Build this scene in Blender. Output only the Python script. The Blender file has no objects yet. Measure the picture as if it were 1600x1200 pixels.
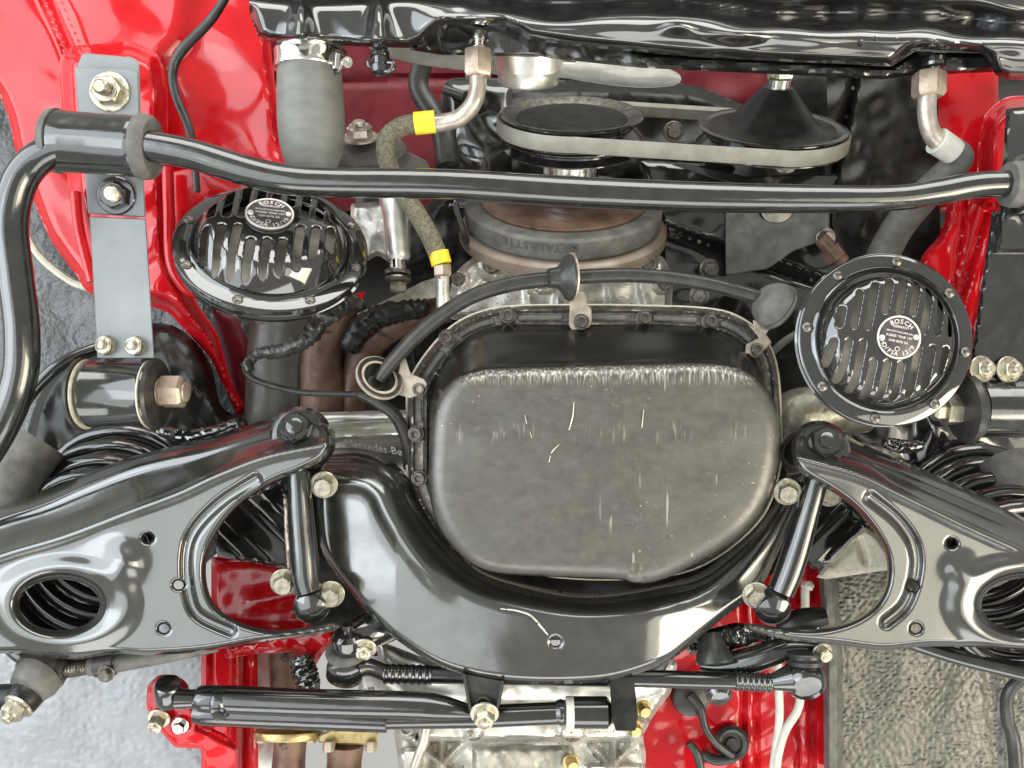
import bpy, math, random
import numpy as np
from mathutils import Matrix, Vector
from mathutils.geometry import tessellate_polygon
random.seed(7); rng = np.random.RandomState(7)
R_ = math.radians

# ------------------------------------------------------------------ camera, world, lamps
U = 0.0005                      # one unit of the drawing = half a millimetre
D = 1331.0                      # camera distance from the middle plane of the underside
ca, sa = math.cos(R_(24)), math.sin(R_(24))
ROT = Matrix(((-1,0,0,0),(0,ca,sa,0),(0,sa,-ca,1.7),(0,0,0,1)))      # the car stands on a lift, looked at from below
scn = bpy.context.scene
COL = scn.collection
cam = bpy.data.objects.new('camera', bpy.data.cameras.new('camera')); COL.objects.link(cam)
cam.data.sensor_width = 36; cam.data.angle = 2*math.atan(800/D)
cam.data.clip_start = 0.01; cam.data.clip_end = 100
cam.matrix_world = ROT @ Matrix.Translation((0,0,D*U))
scn.camera = cam
w = bpy.data.worlds.new("World"); scn.world = w; w.use_nodes = True
w.node_tree.nodes['Background'].inputs[0].default_value = (0.98,0.975,0.92,1)
w.node_tree.nodes['Background'].inputs[1].default_value = 0.55
def lamp(name, loc, size, power, col, target=(0,0,0)):
    l = bpy.data.lights.new(name, 'AREA'); l.shape = 'RECTANGLE'; l.size, l.size_y = size
    l.energy = power; l.color = col
    o = bpy.data.objects.new(name, l); COL.objects.link(o)
    d = Vector(target)-Vector(loc)
    m = Matrix.Translation(loc) @ d.to_track_quat('-Z','Y').to_matrix().to_4x4()
    o.matrix_world = ROT @ m
    return o
lamp('daylight_door', (-2.0,0.5,1.2), (2.2,2.6), 72, (0.86,0.94,1.0), (-0.2,0,0))
lamp('bay_opening_left', (-1.5,-0.45,1.95), (2.0,2.4), 36, (0.90,0.96,1.0), (-0.2,0,0))
lamp('bay_opening_right', (1.55,-0.75,1.8), (1.1,1.6), 16, (1.0,0.94,0.76))
lamp('work_lamp_right', (1.8,-0.8,1.2), (1.0,1.2), 32, (1.0,0.93,0.72))
lamp('added_strip_front', (0.3,1.9,0.8), (2.8,1.2), 56, (1.0,0.99,0.94))  # long strip lamp added for streak highlights along the anti-roll bar
lamp('added_strip_rear', (0.1,-1.9,1.0), (2.6,1.0), 30, (0.98,0.98,0.96))  # second strip lamp, added for more streaks in the glossy black parts
scn.view_settings.view_transform = 'Standard'; scn.view_settings.look = 'None'
scn.view_settings.exposure = 0.0; scn.view_settings.gamma = 1.0
scn.cycles.use_denoising = True
scn.cycles.max_bounces = 8

# ------------------------------------------------------------------ materials
def mat(name, c1, c2=None, met=0.0, rough=0.4, rvar=0.1, scale=60, mixlo=0.35, mixhi=0.65, bump=0.0, bscale=300,
        bdist=0.001, coat=0.0, spec=0.5, speck=None, speck_scale=500, speck_th=0.68, stretch=None, ior=1.5, bump2=0, b2scale=25, detail=5):
    m = bpy.data.materials.new(name); m.use_nodes = True; nt = m.node_tree; N = nt.nodes; L = nt.links
    b = N['Principled BSDF']
    b.inputs['Metallic'].default_value = met; b.inputs['Specular IOR Level'].default_value = spec
    b.inputs['IOR'].default_value = ior
    b.inputs['Coat Weight'].default_value = coat; b.inputs['Coat Roughness'].default_value = 0.04
    tc = N.new('ShaderNodeTexCoord'); vec = tc.outputs['Object']
    if stretch:
        mp = N.new('ShaderNodeMapping'); mp.inputs['Scale'].default_value = stretch; L.new(vec, mp.inputs[0]); svec = mp.outputs[0]
    else: svec = vec
    n1 = N.new('ShaderNodeTexNoise'); n1.inputs['Scale'].default_value = scale; n1.inputs['Detail'].default_value = detail
    n1.inputs['Roughness'].default_value = 0.62; L.new(svec, n1.inputs['Vector'])
    cr = N.new('ShaderNodeValToRGB'); cr.color_ramp.elements[0].position = mixlo; cr.color_ramp.elements[1].position = mixhi
    cr.color_ramp.elements[0].color = (*c1,1); cr.color_ramp.elements[1].color = (*(c2 or c1),1)
    L.new(n1.outputs['Fac'], cr.inputs[0]); out = cr.outputs[0]
    if speck:
        n2 = N.new('ShaderNodeTexNoise'); n2.inputs['Scale'].default_value = speck_scale; n2.inputs['Detail'].default_value = 3
        L.new(vec, n2.inputs['Vector'])
        r2 = N.new('ShaderNodeValToRGB'); r2.color_ramp.elements[0].position = speck_th; r2.color_ramp.elements[1].position = speck_th+0.05
        L.new(n2.outputs['Fac'], r2.inputs[0])
        mx = N.new('ShaderNodeMix'); mx.data_type = 'RGBA'; L.new(r2.outputs[0], mx.inputs[0]); L.new(out, mx.inputs[6])
        mx.inputs[7].default_value = (*speck,1); out = mx.outputs[2]
    L.new(out, b.inputs['Base Color'])
    mr = N.new('ShaderNodeMapRange'); mr.inputs[1].default_value = 0.3; mr.inputs[2].default_value = 0.7
    mr.inputs[3].default_value = max(0.02, rough-rvar); mr.inputs[4].default_value = rough+rvar
    n3 = N.new('ShaderNodeTexNoise'); n3.inputs['Scale'].default_value = scale*1.7; n3.inputs['Detail'].default_value = 6; L.new(svec, n3.inputs['Vector'])
    L.new(n3.outputs['Fac'], mr.inputs[0]); L.new(mr.outputs[0], b.inputs['Roughness'])
    prev = None
    for st, sc, dist in ((bump2, b2scale, 0.004), (bump, bscale, bdist)):
        if st:
            n4 = N.new('ShaderNodeTexNoise'); n4.inputs['Scale'].default_value = sc; n4.inputs['Detail'].default_value = 4 if sc > 60 else 1.5
            L.new(vec, n4.inputs['Vector'])
            bp = N.new('ShaderNodeBump'); bp.inputs['Strength'].default_value = st; bp.inputs['Distance'].default_value = dist
            L.new(n4.outputs['Fac'], bp.inputs['Height'])
            if prev: L.new(prev, bp.inputs['Normal'])
            prev = bp.outputs[0]
    if prev: L.new(prev, b.inputs['Normal'])
    return m
M = {}
M['black'] = mat('gloss_black_paint', (0.008,0.008,0.008), (0.017,0.017,0.015), rough=0.15, rvar=0.07, scale=70, coat=0.35, ior=1.8, bump=0.06, bscale=350, bdist=0.0004, bump2=0.14, b2scale=34, speck=(0.09,0.09,0.08), speck_scale=600, speck_th=0.76)
M['arm'] = mat('arm_black_paint', (0.018,0.018,0.016), (0.028,0.028,0.024), rough=0.18, rvar=0.05, scale=40, coat=0.4, ior=2.05, bump=0.05, bscale=500, bdist=0.0004, bump2=0.06, b2scale=14, speck=(0.15,0.145,0.12), speck_scale=420, speck_th=0.79)
M['wet'] = mat('thick_wet_black_paint', (0.010,0.010,0.011), (0.022,0.021,0.020), rough=0.12, rvar=0.05, scale=50, coat=0.5, ior=1.9, bump=0.05, bscale=90, bdist=0.001, bump2=0.28, b2scale=18)
M['dark'] = mat('dull_black_paint', (0.005,0.005,0.005), (0.014,0.013,0.011), rough=0.36, rvar=0.12, scale=45, spec=0.35, bump=0.10, bscale=120, bdist=0.0008, bump2=0.25, b2scale=22, speck=(0.06,0.055,0.045), speck_scale=300, speck_th=0.74)
M['rubber'] = mat('grey_rubber', (0.075,0.075,0.068), (0.15,0.145,0.13), rough=0.6, rvar=0.1, scale=70, bump=0.25, bscale=500, bdist=0.0006)
M['hose'] = mat('radiator_hose_rubber', (0.135,0.14,0.130), (0.185,0.185,0.165), rough=0.5, rvar=0.08, scale=45, bump=0.2, bscale=260, bdist=0.0007, stretch=(1,2.4,1))
M['rubberblk'] = mat('black_rubber', (0.020,0.020,0.019), (0.040,0.039,0.036), rough=0.36, rvar=0.1, scale=90, bump=0.15, bscale=400, bdist=0.0006)
M['red'] = mat('gloss_red_paint', (0.43,0.004,0.008), (0.52,0.008,0.013), rough=0.14, rvar=0.06, scale=30, coat=0.25, spec=0.45, bump=0.10, bscale=160, bdist=0.0008, bump2=0.16, b2scale=16, speck=(0.62,0.12,0.12), speck_scale=400, speck_th=0.78)
M['redshade'] = mat('shaded_red_paint', (0.10,0.004,0.010), (0.15,0.007,0.013), rough=0.45, rvar=0.1, scale=60, spec=0.3, bump=0.2, bscale=300, bdist=0.0008)  # body red darkened: shade behind the hose is put into the colour
M['alu'] = mat('cast_aluminium', (0.50,0.48,0.43), (0.74,0.72,0.66), met=0.75, rough=0.42, rvar=0.12, scale=60, bump=0.45, bscale=420, bdist=0.0008, speck=(0.14,0.12,0.09), speck_scale=160, speck_th=0.66)
M['aluclean'] = mat('smooth_aluminium', (0.66,0.65,0.60), (0.80,0.79,0.73), met=0.85, rough=0.33, rvar=0.08, scale=50, bump=0.2, bscale=500, bdist=0.0005)
M['dirtyalu'] = mat('oily_aluminium', (0.20,0.19,0.155), (0.42,0.40,0.33), met=0.6, rough=0.42, rvar=0.16, scale=55, bump=0.5, bscale=220, bdist=0.001)
M['grey'] = mat('blue_grey_strap_paint', (0.18,0.195,0.205), (0.225,0.24,0.25), rough=0.34, rvar=0.08, scale=32, bump=0.12, bscale=500, bdist=0.0004, spec=0.5)
M['zinc'] = mat('zinc_plated_steel', (0.36,0.33,0.25), (0.60,0.57,0.47), met=0.8, rough=0.34, rvar=0.1, scale=130, bump=0.3, bscale=600, bdist=0.0004, speck=(0.22,0.16,0.09), speck_scale=240, speck_th=0.62)
M['steel'] = mat('bright_steel', (0.70,0.68,0.63), (0.84,0.82,0.77), met=1.0, rough=0.16, rvar=0.07, scale=120)
M['darksteel'] = mat('oiled_dark_steel', (0.10,0.095,0.085), (0.24,0.22,0.19), met=0.8, rough=0.36, rvar=0.1, scale=200, bump=0.3, bscale=500, bdist=0.0005)
M['copper'] = mat('tarnished_tan_fitting', (0.36,0.27,0.20), (0.50,0.42,0.34), met=0.5, rough=0.42, rvar=0.1, scale=110, bump=0.3, bscale=500, bdist=0.0005)
M['pipe'] = mat('dull_steel_pipe', (0.40,0.34,0.29), (0.58,0.53,0.47), met=0.65, rough=0.38, rvar=0.1, scale=90, bump=0.2, bscale=400, bdist=0.0005)
M['rust'] = mat('rusty_iron', (0.075,0.040,0.026), (0.18,0.105,0.075), met=0.3, rough=0.45, rvar=0.15, scale=40, bump=0.4, bscale=260, bdist=0.001, speck=(0.04,0.03,0.025), speck_scale=60, speck_th=0.66)
M['damper'] = mat('worn_damper_ring', (0.24,0.165,0.125), (0.34,0.30,0.25), met=0.35, rough=0.5, rvar=0.1, scale=28, bump=0.2, bscale=400, bdist=0.0005, speck=(0.46,0.09,0.07), speck_scale=16, speck_th=0.66)
M['brass'] = mat('yellow_passivated_plate', (0.36,0.26,0.10), (0.56,0.45,0.22), met=0.75, rough=0.36, rvar=0.1, scale=110, bump=0.2, bscale=500, bdist=0.0005)
M['yellow'] = mat('yellow_collar', (0.85,0.66,0.02), (0.90,0.74,0.06), rough=0.45, rvar=0.05, scale=90)
M['white'] = mat('white_plastic', (0.50,0.49,0.42), (0.62,0.61,0.54), rough=0.4, rvar=0.08, scale=60)
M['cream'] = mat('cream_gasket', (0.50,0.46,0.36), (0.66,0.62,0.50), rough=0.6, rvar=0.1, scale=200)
M['belt'] = mat('grey_v_belt', (0.20,0.19,0.155), (0.27,0.26,0.22), rough=0.6, rvar=0.08, scale=60, bump=0.2, bscale=500, bdist=0.0005, speck=(0.4,0.38,0.32), speck_scale=600, speck_th=0.70)
M['clip'] = mat('tan_spring_clip', (0.38,0.32,0.25), (0.54,0.48,0.40), met=0.55, rough=0.4, rvar=0.1, scale=120)
M['seal'] = mat('sprayed_underseal', (0.10,0.105,0.10), (0.17,0.17,0.165), rough=0.34, rvar=0.12, scale=45, bump=0.9, bscale=130, bdist=0.003, spec=0.6)
M['sealdark'] = mat('dark_underseal', (0.060,0.064,0.064), (0.10,0.105,0.105), rough=0.40, rvar=0.12, scale=25, bump=1.0, bscale=90, bdist=0.005, spec=0.6)
M['seallit'] = mat('lit_grey_underseal', (0.21,0.22,0.235), (0.26,0.27,0.28), rough=0.35, rvar=0.05, scale=30, bump=0.3, bscale=400, bdist=0.001, spec=0.7, detail=2)  # underseal lightened: strong light at lower left is put into the colour
M['sealtan'] = mat('brownish_gritty_underseal', (0.062,0.057,0.043), (0.115,0.106,0.084), rough=0.36, rvar=0.08, scale=120, bump=0.4, bscale=500, bdist=0.001, spec=0.7)
M['tape'] = mat('wrapped_insulating_tape', (0.018,0.018,0.018), (0.045,0.043,0.04), rough=0.22, rvar=0.1, scale=80, bump=0.9, bscale=130, bdist=0.0015)
M['plate'] = mat('name_disc_black', (0.05,0.045,0.045), (0.09,0.075,0.07), met=0.2, rough=0.35, scale=200)
M['ink'] = mat('name_disc_letters', (0.66,0.60,0.56), (0.74,0.70,0.66), met=0.3, rough=0.35, scale=200)
M['inkdark'] = mat('stamped_letters', (0.07,0.075,0.075), rough=0.5, scale=200)
M['horn'] = mat('black_chrome_horn', (0.010,0.010,0.010), (0.015,0.015,0.014), met=0.0, rough=0.06, rvar=0.03, scale=60, coat=0.4, ior=1.95, bump2=0.02, b2scale=30)
M['mesh'] = mat('horn_diaphragm', (0.20,0.19,0.16), (0.32,0.30,0.25), met=0.3, rough=0.4, scale=70)

M['sumpboss'] = mat('rough_worn_boss', (0.05,0.048,0.04), (0.13,0.122,0.10), rough=0.4, rvar=0.1, scale=260, bump=0.8, bscale=300, bdist=0.001, met=0.15, spec=0.7)
M['oily'] = mat('oily_brown_black', (0.035,0.032,0.026), (0.065,0.058,0.048), rough=0.4, rvar=0.12, scale=50, bump=0.2, bscale=200)
def braid():
    m = mat('braided_textile_hose', (0.11,0.10,0.062), (0.20,0.185,0.13), rough=0.8, rvar=0.05, scale=350, mixlo=0.4, mixhi=0.6, bump=0.8, bscale=500, bdist=0.001)
    return m
M['braid'] = braid()
def sump_mat():
    m = mat('worn_sump_paint', (0.042,0.039,0.031), (0.074,0.068,0.054), rough=0.40, rvar=0.06, scale=90, met=0.15, spec=0.7, ior=1.7, bump=0.10, bscale=600, bdist=0.0004, stretch=(0.85,1.25,1), mixlo=0.30, mixhi=0.72, detail=12, bump2=0.10, b2scale=20)
    nt = m.node_tree; N = nt.nodes; L = nt.links; b = N['Principled BSDF']
    base = b.inputs['Base Color'].links[0].from_socket; rgh = b.inputs['Roughness'].links[0].from_socket
    tc = N.new('ShaderNodeTexCoord'); sx = N.new('ShaderNodeSeparateXYZ'); L.new(tc.outputs['Object'], sx.inputs[0])
    def noise(scale, st, lo, hi, detail=2):
        mp = N.new('ShaderNodeMapping'); mp.inputs['Scale'].default_value = st; L.new(tc.outputs['Object'], mp.inputs[0])
        n = N.new('ShaderNodeTexNoise'); n.inputs['Scale'].default_value = scale; n.inputs['Detail'].default_value = detail; L.new(mp.outputs[0], n.inputs['Vector'])
        r = N.new('ShaderNodeMapRange'); r.inputs[1].default_value = lo; r.inputs[2].default_value = hi; L.new(n.outputs['Fac'], r.inputs[0]); return r.outputs[0]
    def band(src, lo, a, b2, hi):
        r1 = N.new('ShaderNodeMapRange'); r1.inputs[1].default_value = lo; r1.inputs[2].default_value = a; L.new(src, r1.inputs[0])
        r2 = N.new('ShaderNodeMapRange'); r2.inputs[1].default_value = hi; r2.inputs[2].default_value = b2; L.new(src, r2.inputs[0])
        q = N.new('ShaderNodeMath'); q.operation = 'MULTIPLY'; L.new(r1.outputs[0], q.inputs[0]); L.new(r2.outputs[0], q.inputs[1]); return q.outputs[0]
    def mul(a, b2):
        q = N.new('ShaderNodeMath'); q.operation = 'MULTIPLY'; L.new(a, q.inputs[0]); L.new(b2, q.inputs[1]) if not isinstance(b2, float) else setattr(q.inputs[1], 'default_value', b2); return q.outputs[0]
    y = sx.outputs['Y']
    # the paint is worn through on the flat bottom, still black and glossy up the sides
    wn = N.new('ShaderNodeMath'); wn.operation = 'MULTIPLY_ADD'; L.new(noise(60,(1,1,1),0.0,1.0,5), wn.inputs[0]); wn.inputs[1].default_value = 0.010; L.new(sx.outputs['Z'], wn.inputs[2])
    worn = band(wn.outputs[0], 0.0215, 0.0285, 0.5, 0.6)
    mx = N.new('ShaderNodeMix'); mx.data_type = 'RGBA'; L.new(worn, mx.inputs[0]); mx.inputs[6].default_value = (0.012,0.012,0.011,1); L.new(base, mx.inputs[7]); cur = mx.outputs[2]
    mr = N.new('ShaderNodeMix'); mr.data_type = 'FLOAT'; L.new(worn, mr.inputs[0]); mr.inputs[2].default_value = 0.22; L.new(rgh, mr.inputs[3]); L.new(mr.outputs[0], b.inputs['Roughness'])
    layers = [ (mul(mul(noise(620,(1,0.09,1),0.48,0.64,4), band(y,0.050,0.058,0.0645,0.0665)), 0.95), (0.42,0.39,0.33)),
               (mul(mul(noise(420,(1,0.10,1),0.58,0.70,2), band(y,0.006,0.014,0.018,0.026)), 0.45), (0.30,0.28,0.23)),
               (mul(mul(noise(430,(1,1,1),0.70,0.74,2), noise(16,(1,1,1),0.50,0.60,2)), 0.6), (0.45,0.42,0.36)),
               (mul(mul(noise(210,(1,0.05,1),0.70,0.73,2), noise(14,(1,1,1),0.50,0.58,1)), 0.6), (0.36,0.33,0.28)) ]
    for fac, c in layers:
        mx = N.new('ShaderNodeMix'); mx.data_type = 'RGBA'; L.new(mul(fac,worn), mx.inputs[0]); L.new(cur, mx.inputs[6]); mx.inputs[7].default_value = (*c,1); cur = mx.outputs[2]
    L.new(cur, b.inputs['Base Color'])
    return m
M['sump'] = sump_mat()

# ------------------------------------------------------------------ geometry helpers
def sc(z): return (D-z)/D
def P(p):
    p = np.atleast_2d(np.asarray(p, float)); s = (D-p[:,2])/D
    return np.stack([(p[:,0]-800)*s, (600-p[:,1])*s, p[:,2]],1)*U
def crom(pts, n=8, closed=False):
    pts = np.asarray(pts, float); k = len(pts); out = []
    rng_ = range(k) if closed else range(k-1)
    for i in rng_:
        if closed: p0,p1,p2,p3 = pts[(i-1)%k],pts[i],pts[(i+1)%k],pts[(i+2)%k]
        else: p0,p1,p2,p3 = pts[max(i-1,0)],pts[i],pts[i+1],pts[min(i+2,k-1)]
        for j in range(n):
            t = j/n
            out.append(0.5*((2*p1)+(-p0+p2)*t+(2*p0-5*p1+4*p2-p3)*t*t+(-p0+3*p1-3*p2+p3)*t**3))
    if not closed: out.append(pts[-1])
    return np.array(out)
def fillet(pts, r, n=4):
    pts = [np.array(p, float) for p in pts]; out = []; k = len(pts)
    for i in range(k):
        a, b, c = pts[i-1], pts[i], pts[(i+1)%k]
        rr = min(r, 0.45*np.linalg.norm(a-b), 0.45*np.linalg.norm(c-b))
        u = b+(a-b)/max(np.linalg.norm(a-b),1e-6)*rr; v = b+(c-b)/max(np.linalg.norm(c-b),1e-6)*rr
        for j in range(n+1):
            t = j/n; out.append((1-t)**2*u+2*t*(1-t)*b+t*t*v)
    return np.array(out)
def ell(cx, cy, a, b=None, n=32, rot=0):
    b = b or a; t = np.linspace(0, 2*math.pi, n, endpoint=False); x = a*np.cos(t); y = b*np.sin(t); c, s = math.cos(R_(rot)), math.sin(R_(rot))
    return np.stack([cx+x*c-y*s, cy+x*s+y*c],1)
def seg_dist(X, Y, poly, closed=True):
    best = np.full(X.shape, 1e9); nx = np.zeros(X.shape); ny = np.zeros(X.shape)
    k = len(poly)
    for i in range(k if closed else k-1):
        a = poly[i]; b = poly[(i+1)%k]; d = b-a; L2 = max(d@d, 1e-9)
        t = np.clip(((X-a[0])*d[0]+(Y-a[1])*d[1])/L2, 0, 1); px = a[0]+t*d[0]; py = a[1]+t*d[1]
        q = (X-px)**2+(Y-py)**2; m = q < best
        best = np.where(m, q, best); nx = np.where(m, px, nx); ny = np.where(m, py, ny)
    return np.sqrt(best), nx, ny
def inside(X, Y, poly):
    r = np.zeros(X.shape, bool); k = len(poly)
    for i in range(k):
        x1,y1 = poly[i]; x2,y2 = poly[(i+1)%k]
        c = (y1 > Y) != (y2 > Y)
        r ^= c & (X < (x2-x1)*(Y-y1)/((y2-y1) if y2 != y1 else 1e-9)+x1)
    return r
def smooth(t): t = np.clip(t,0,1); return t*t*(3-2*t)
def vnoise(X, Y, s, seed=0):
    r = np.random.RandomState(seed); out = np.zeros(np.shape(X))
    for i in range(9):
        a = r.uniform(0, 2*math.pi); f = r.uniform(0.5,1.6)/s; ph = r.uniform(0, 6.28)
        out = out + np.sin((X*math.cos(a)+Y*math.sin(a))*f*6.28+ph)
    return out/4.0

def pebble(X, Y, s, seed, ax=1.0):
    r = np.random.RandomState(seed); out = np.zeros(np.shape(X))
    for i in range(26):
        a = r.uniform(0, math.pi); f = r.uniform(0.6,1.5)/s; ph = r.uniform(0, 6.28)
        out = out + np.sin((X*math.cos(a)*ax+Y*math.sin(a)+2.2*s*np.sin(Y/(3.1*s)+X/(4.3*s)+ph))*f*6.28+ph)
    return out/5.0

class MB:
    def __init__(s): s.v = []; s.f = []; s.n = 0
    def add(s, v, f):
        v = np.asarray(v, float); s.v.append(v); s.f += [tuple(int(i)+s.n for i in q) for q in f]; s.n += len(v); return s
    def rings(s, rings, cap0=True, cap1=True, closed=True):
        n = len(rings[0]); v = np.concatenate(rings); f = []
        for k in range(len(rings)-1):
            for i in range(n if closed else n-1):
                j = (i+1)%n; f.append((k*n+i, k*n+j, (k+1)*n+j, (k+1)*n+i))
        if cap0: f.append(tuple(range(n))[::-1])
        if cap1: f.append(tuple(range((len(rings)-1)*n, len(rings)*n)))
        return s.add(v, f)
    def tube(s, pts, r, seg=16, n=8, flat=1.0, rib=None, twist=0, straight=False, noise=0, seed=0):
        pts = [tuple(p) if len(p) == 3 else (p[0],p[1],0) for p in pts]
        if not isinstance(r, (list,tuple)): r = [r]*len(pts)
        q = np.array([(p[0],p[1],p[2],rr) for p,rr in zip(pts,r)])
        if straight:
            c = [];
            for i in range(len(q)-1):
                for j in range(n): c.append(q[i]+(q[i+1]-q[i])*j/n)
            c.append(q[-1]); c = np.array(c)
        else: c = crom(q, n)
        C = P(c[:,:3]); rad = c[:,3]*sc(c[:,2])*U
        T = np.gradient(C, axis=0); T /= np.maximum(np.linalg.norm(T,axis=1,keepdims=True),1e-12)
        ln = np.concatenate([[0], np.cumsum(np.linalg.norm(np.diff(C,axis=0),axis=1))])/U
        if rib: rad = rad*(1+rib[1]*np.sin(ln/rib[0]*2*math.pi))
        rs = np.random.RandomState(seed)
        up = np.array([0,0,1.0]) if abs(T[0][2]) < 0.9 else np.array([0,1.0,0])
        rings = []; a = np.linspace(0, 2*math.pi, seg, endpoint=False)
        nrm = up-T[0]*(up@T[0]); nrm /= np.linalg.norm(nrm)
        for i in range(len(C)):
            nrm = nrm-T[i]*(nrm@T[i]); nrm /= np.linalg.norm(nrm); bi = np.cross(T[i], nrm)
            rr = rad[i]*(1+noise*rs.uniform(-1,1,seg)) if noise else rad[i]*np.ones(seg)
            rings.append(C[i]+np.outer(np.cos(a)*rr*flat, nrm)+np.outer(np.sin(a)*rr, bi))
        return s.rings(rings)
    def lathe(s, c, prof, axis=(0,0,1), seg=32, phase=0.0, caps=True):
        C = P([c])[0]; k = sc(c[2])*U; ax = np.array(axis, float); ax /= np.linalg.norm(ax)
        t = np.array([1.0,0,0]) if abs(ax[0]) < 0.8 else np.array([0,1.0,0])
        u = t-ax*(t@ax); u /= np.linalg.norm(u); v = np.cross(ax,u)
        a = np.linspace(0, 2*math.pi, seg, endpoint=False)+phase
        rings = [C+ax*h*k+np.outer(np.cos(a)*max(r,0.01)*k,u)+np.outer(np.sin(a)*max(r,0.01)*k,v) for r,h in prof]
        return s.rings(rings, caps, caps)
    def bolt(s, c, R, H, axis=(0,0,1), washer=True, stud=0, socket=False, phase=0.3):
        if washer: s.lathe(c, [(R*1.35,0),(R*1.35,R*0.14),(R*1.28,R*0.2),(0.5*R,R*0.2)], axis, 28)
        b = R*0.2 if washer else 0
        if socket:
            s.lathe(c, [(R,b),(R,b+H*0.85),(R*0.92,b+H),(R*0.62,b+H),(R*0.55,b+H*0.4),(0.01,b+H*0.4)], axis, 20)
        else:
            s.lathe(c, [(R,b),(R,b+H*0.82),(R*0.86,b+H)], axis, 6, phase)
            s.lathe(c, [(R*0.84,b+H*0.9),(R*0.80,b+H*1.04),(R*0.3,b+H*1.05)], axis, 20)
            if stud: s.lathe(c, [(R*0.5,b+H),(R*0.5,b+H+stud*0.8),(R*0.36,b+H+stud)], axis, 18)
        return s
    def plate(s, outline, z, t=8, b=1.5, holes=(), zf=None):
        """extruded sheet: outline in drawing units; zf(x,y) optional tilt"""
        def Z(xy, dz): 
            zz = (zf(xy[:,0],xy[:,1]) if zf else np.full(len(xy), float(z)))+dz
            return P(np.column_stack([xy,zz]))
        def prep(poly, out):
            poly = np.asarray(poly, float)
            ar = 0.5*np.sum(poly[:,0]*np.roll(poly[:,1],-1)-np.roll(poly[:,0],-1)*poly[:,1])
            if (ar > 0) != out: poly = poly[::-1]
            e = np.roll(poly,-1,0)-poly; e /= np.maximum(np.linalg.norm(e,axis=1,keepdims=True),1e-9)
            nn = np.stack([-e[:,1],e[:,0]],1); nv = nn+np.roll(nn,1,0); nv /= np.maximum(np.linalg.norm(nv,axis=1,keepdims=True),0.4)
            return poly, poly+nv*b
        loops = [prep(outline, True)]+[prep(h, False) for h in holes]
        top = [Z(l[1],0) for l in loops]
        tris = tessellate_polygon([[Vector((q[0],q[1],0)) for q in l[1]] for l in loops])
        allv = np.concatenate(top); 
        tr = []
        for a_,b_,c_ in tris:
            p,q,r = allv[a_],allv[b_],allv[c_]; nz = (q[0]-p[0])*(r[1]-p[1])-(q[1]-p[1])*(r[0]-p[0])
            tr.append((a_,b_,c_) if nz > 0 else (a_,c_,b_))
        base = s.n; s.add(allv, tr)
        back = np.concatenate([Z(l[1],-t) for l in loops]); s.add(back, [t_[::-1] for t_ in tr])
        for l in loops: s.rings([Z(l[0],-t), Z(l[0],-b), Z(l[1],0)], False, False)
        return s
    def relief(s, outline, holes, zf, step=4, t=8, mapped=True):
        outline = np.asarray(outline,float); holes = [np.asarray(h,float) for h in holes]
        x0,y0 = outline.min(0)-step; x1,y1 = outline.max(0)+step
        gx = np.arange(x0,x1+step,step); gy = np.arange(y0,y1+step,step); X,Y = np.meshgrid(gx,gy)
        ins = inside(X,Y,outline)
        for h in holes: ins &= ~inside(X,Y,h)
        ny_,nx_ = X.shape
        cell = ins[:-1,:-1]|ins[1:,:-1]|ins[:-1,1:]|ins[1:,1:]
        need = np.zeros(X.shape,bool); need[:-1,:-1]|=cell; need[1:,:-1]|=cell; need[:-1,1:]|=cell; need[1:,1:]|=cell
        xs = X[need]; ys = Y[need]; out = ~ins[need]
        do,px,py = seg_dist(xs,ys,outline); best = do.copy()
        for h in holes:
            dh,hx,hy = seg_dist(xs,ys,h); m = dh < best; best = np.where(m,dh,best); px = np.where(m,hx,px); py = np.where(m,hy,py)
        snap = out | (best < step*0.3)
        xs = np.where(snap,px,xs); ys = np.where(snap,py,ys)
        do = seg_dist(xs,ys,outline)[0]; dh = [seg_dist(xs,ys,h)[0] for h in holes]
        z = zf(xs,ys,do,dh)
        v = np.column_stack([xs,ys,z]); idx = -np.ones(X.shape,int); idx[need] = np.arange(need.sum())
        # merge vertices snapped to the same place
        key = {}; remap = np.arange(len(v))
        for i in np.where(snap)[0]:
            k_ = (round(v[i,0],1), round(v[i,1],1))
            if k_ in key: remap[i] = key[k_]
            else: key[k_] = i
        F = []
        jj,ii = np.where(cell)
        for j,i in zip(jj,ii):
            q = [remap[idx[j,i]],remap[idx[j+1,i]],remap[idx[j+1,i+1]],remap[idx[j,i+1]]]
            qq = []
            for a in q:
                if a not in qq: qq.append(a)
            if len(qq) >= 3: F.append(tuple(qq))
        ed = {}
        for f in F:
            for a,b in zip(f, f[1:]+f[:1]):
                k_ = (a,b) if a < b else (b,a)
                ed.setdefault(k_, []).append((a,b))
        mp = (lambda q: P(q)) if mapped else (lambda q: q*np.array([1,-1,1])*U)
        s.add(mp(v), F)
        be = [e[0] for e in ed.values() if len(e) == 1]
        vs = sorted({a for e in be for a in e}); loc = {a:i for i,a in enumerate(vs)}
        if vs and t:
            va = v[vs]; vb = va.copy(); vb[:,2] -= t; n = len(vs)
            s.add(np.concatenate([mp(va),mp(vb)]), [(loc[b],loc[a],loc[a]+n,loc[b]+n) for a,b in be])
        return s
    def box(s, x0,y0,x1,y1,z,t,b=2): return s.plate(fillet([(x0,y0),(x1,y0),(x1,y1),(x0,y1)],3,2), z, t, b)

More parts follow.
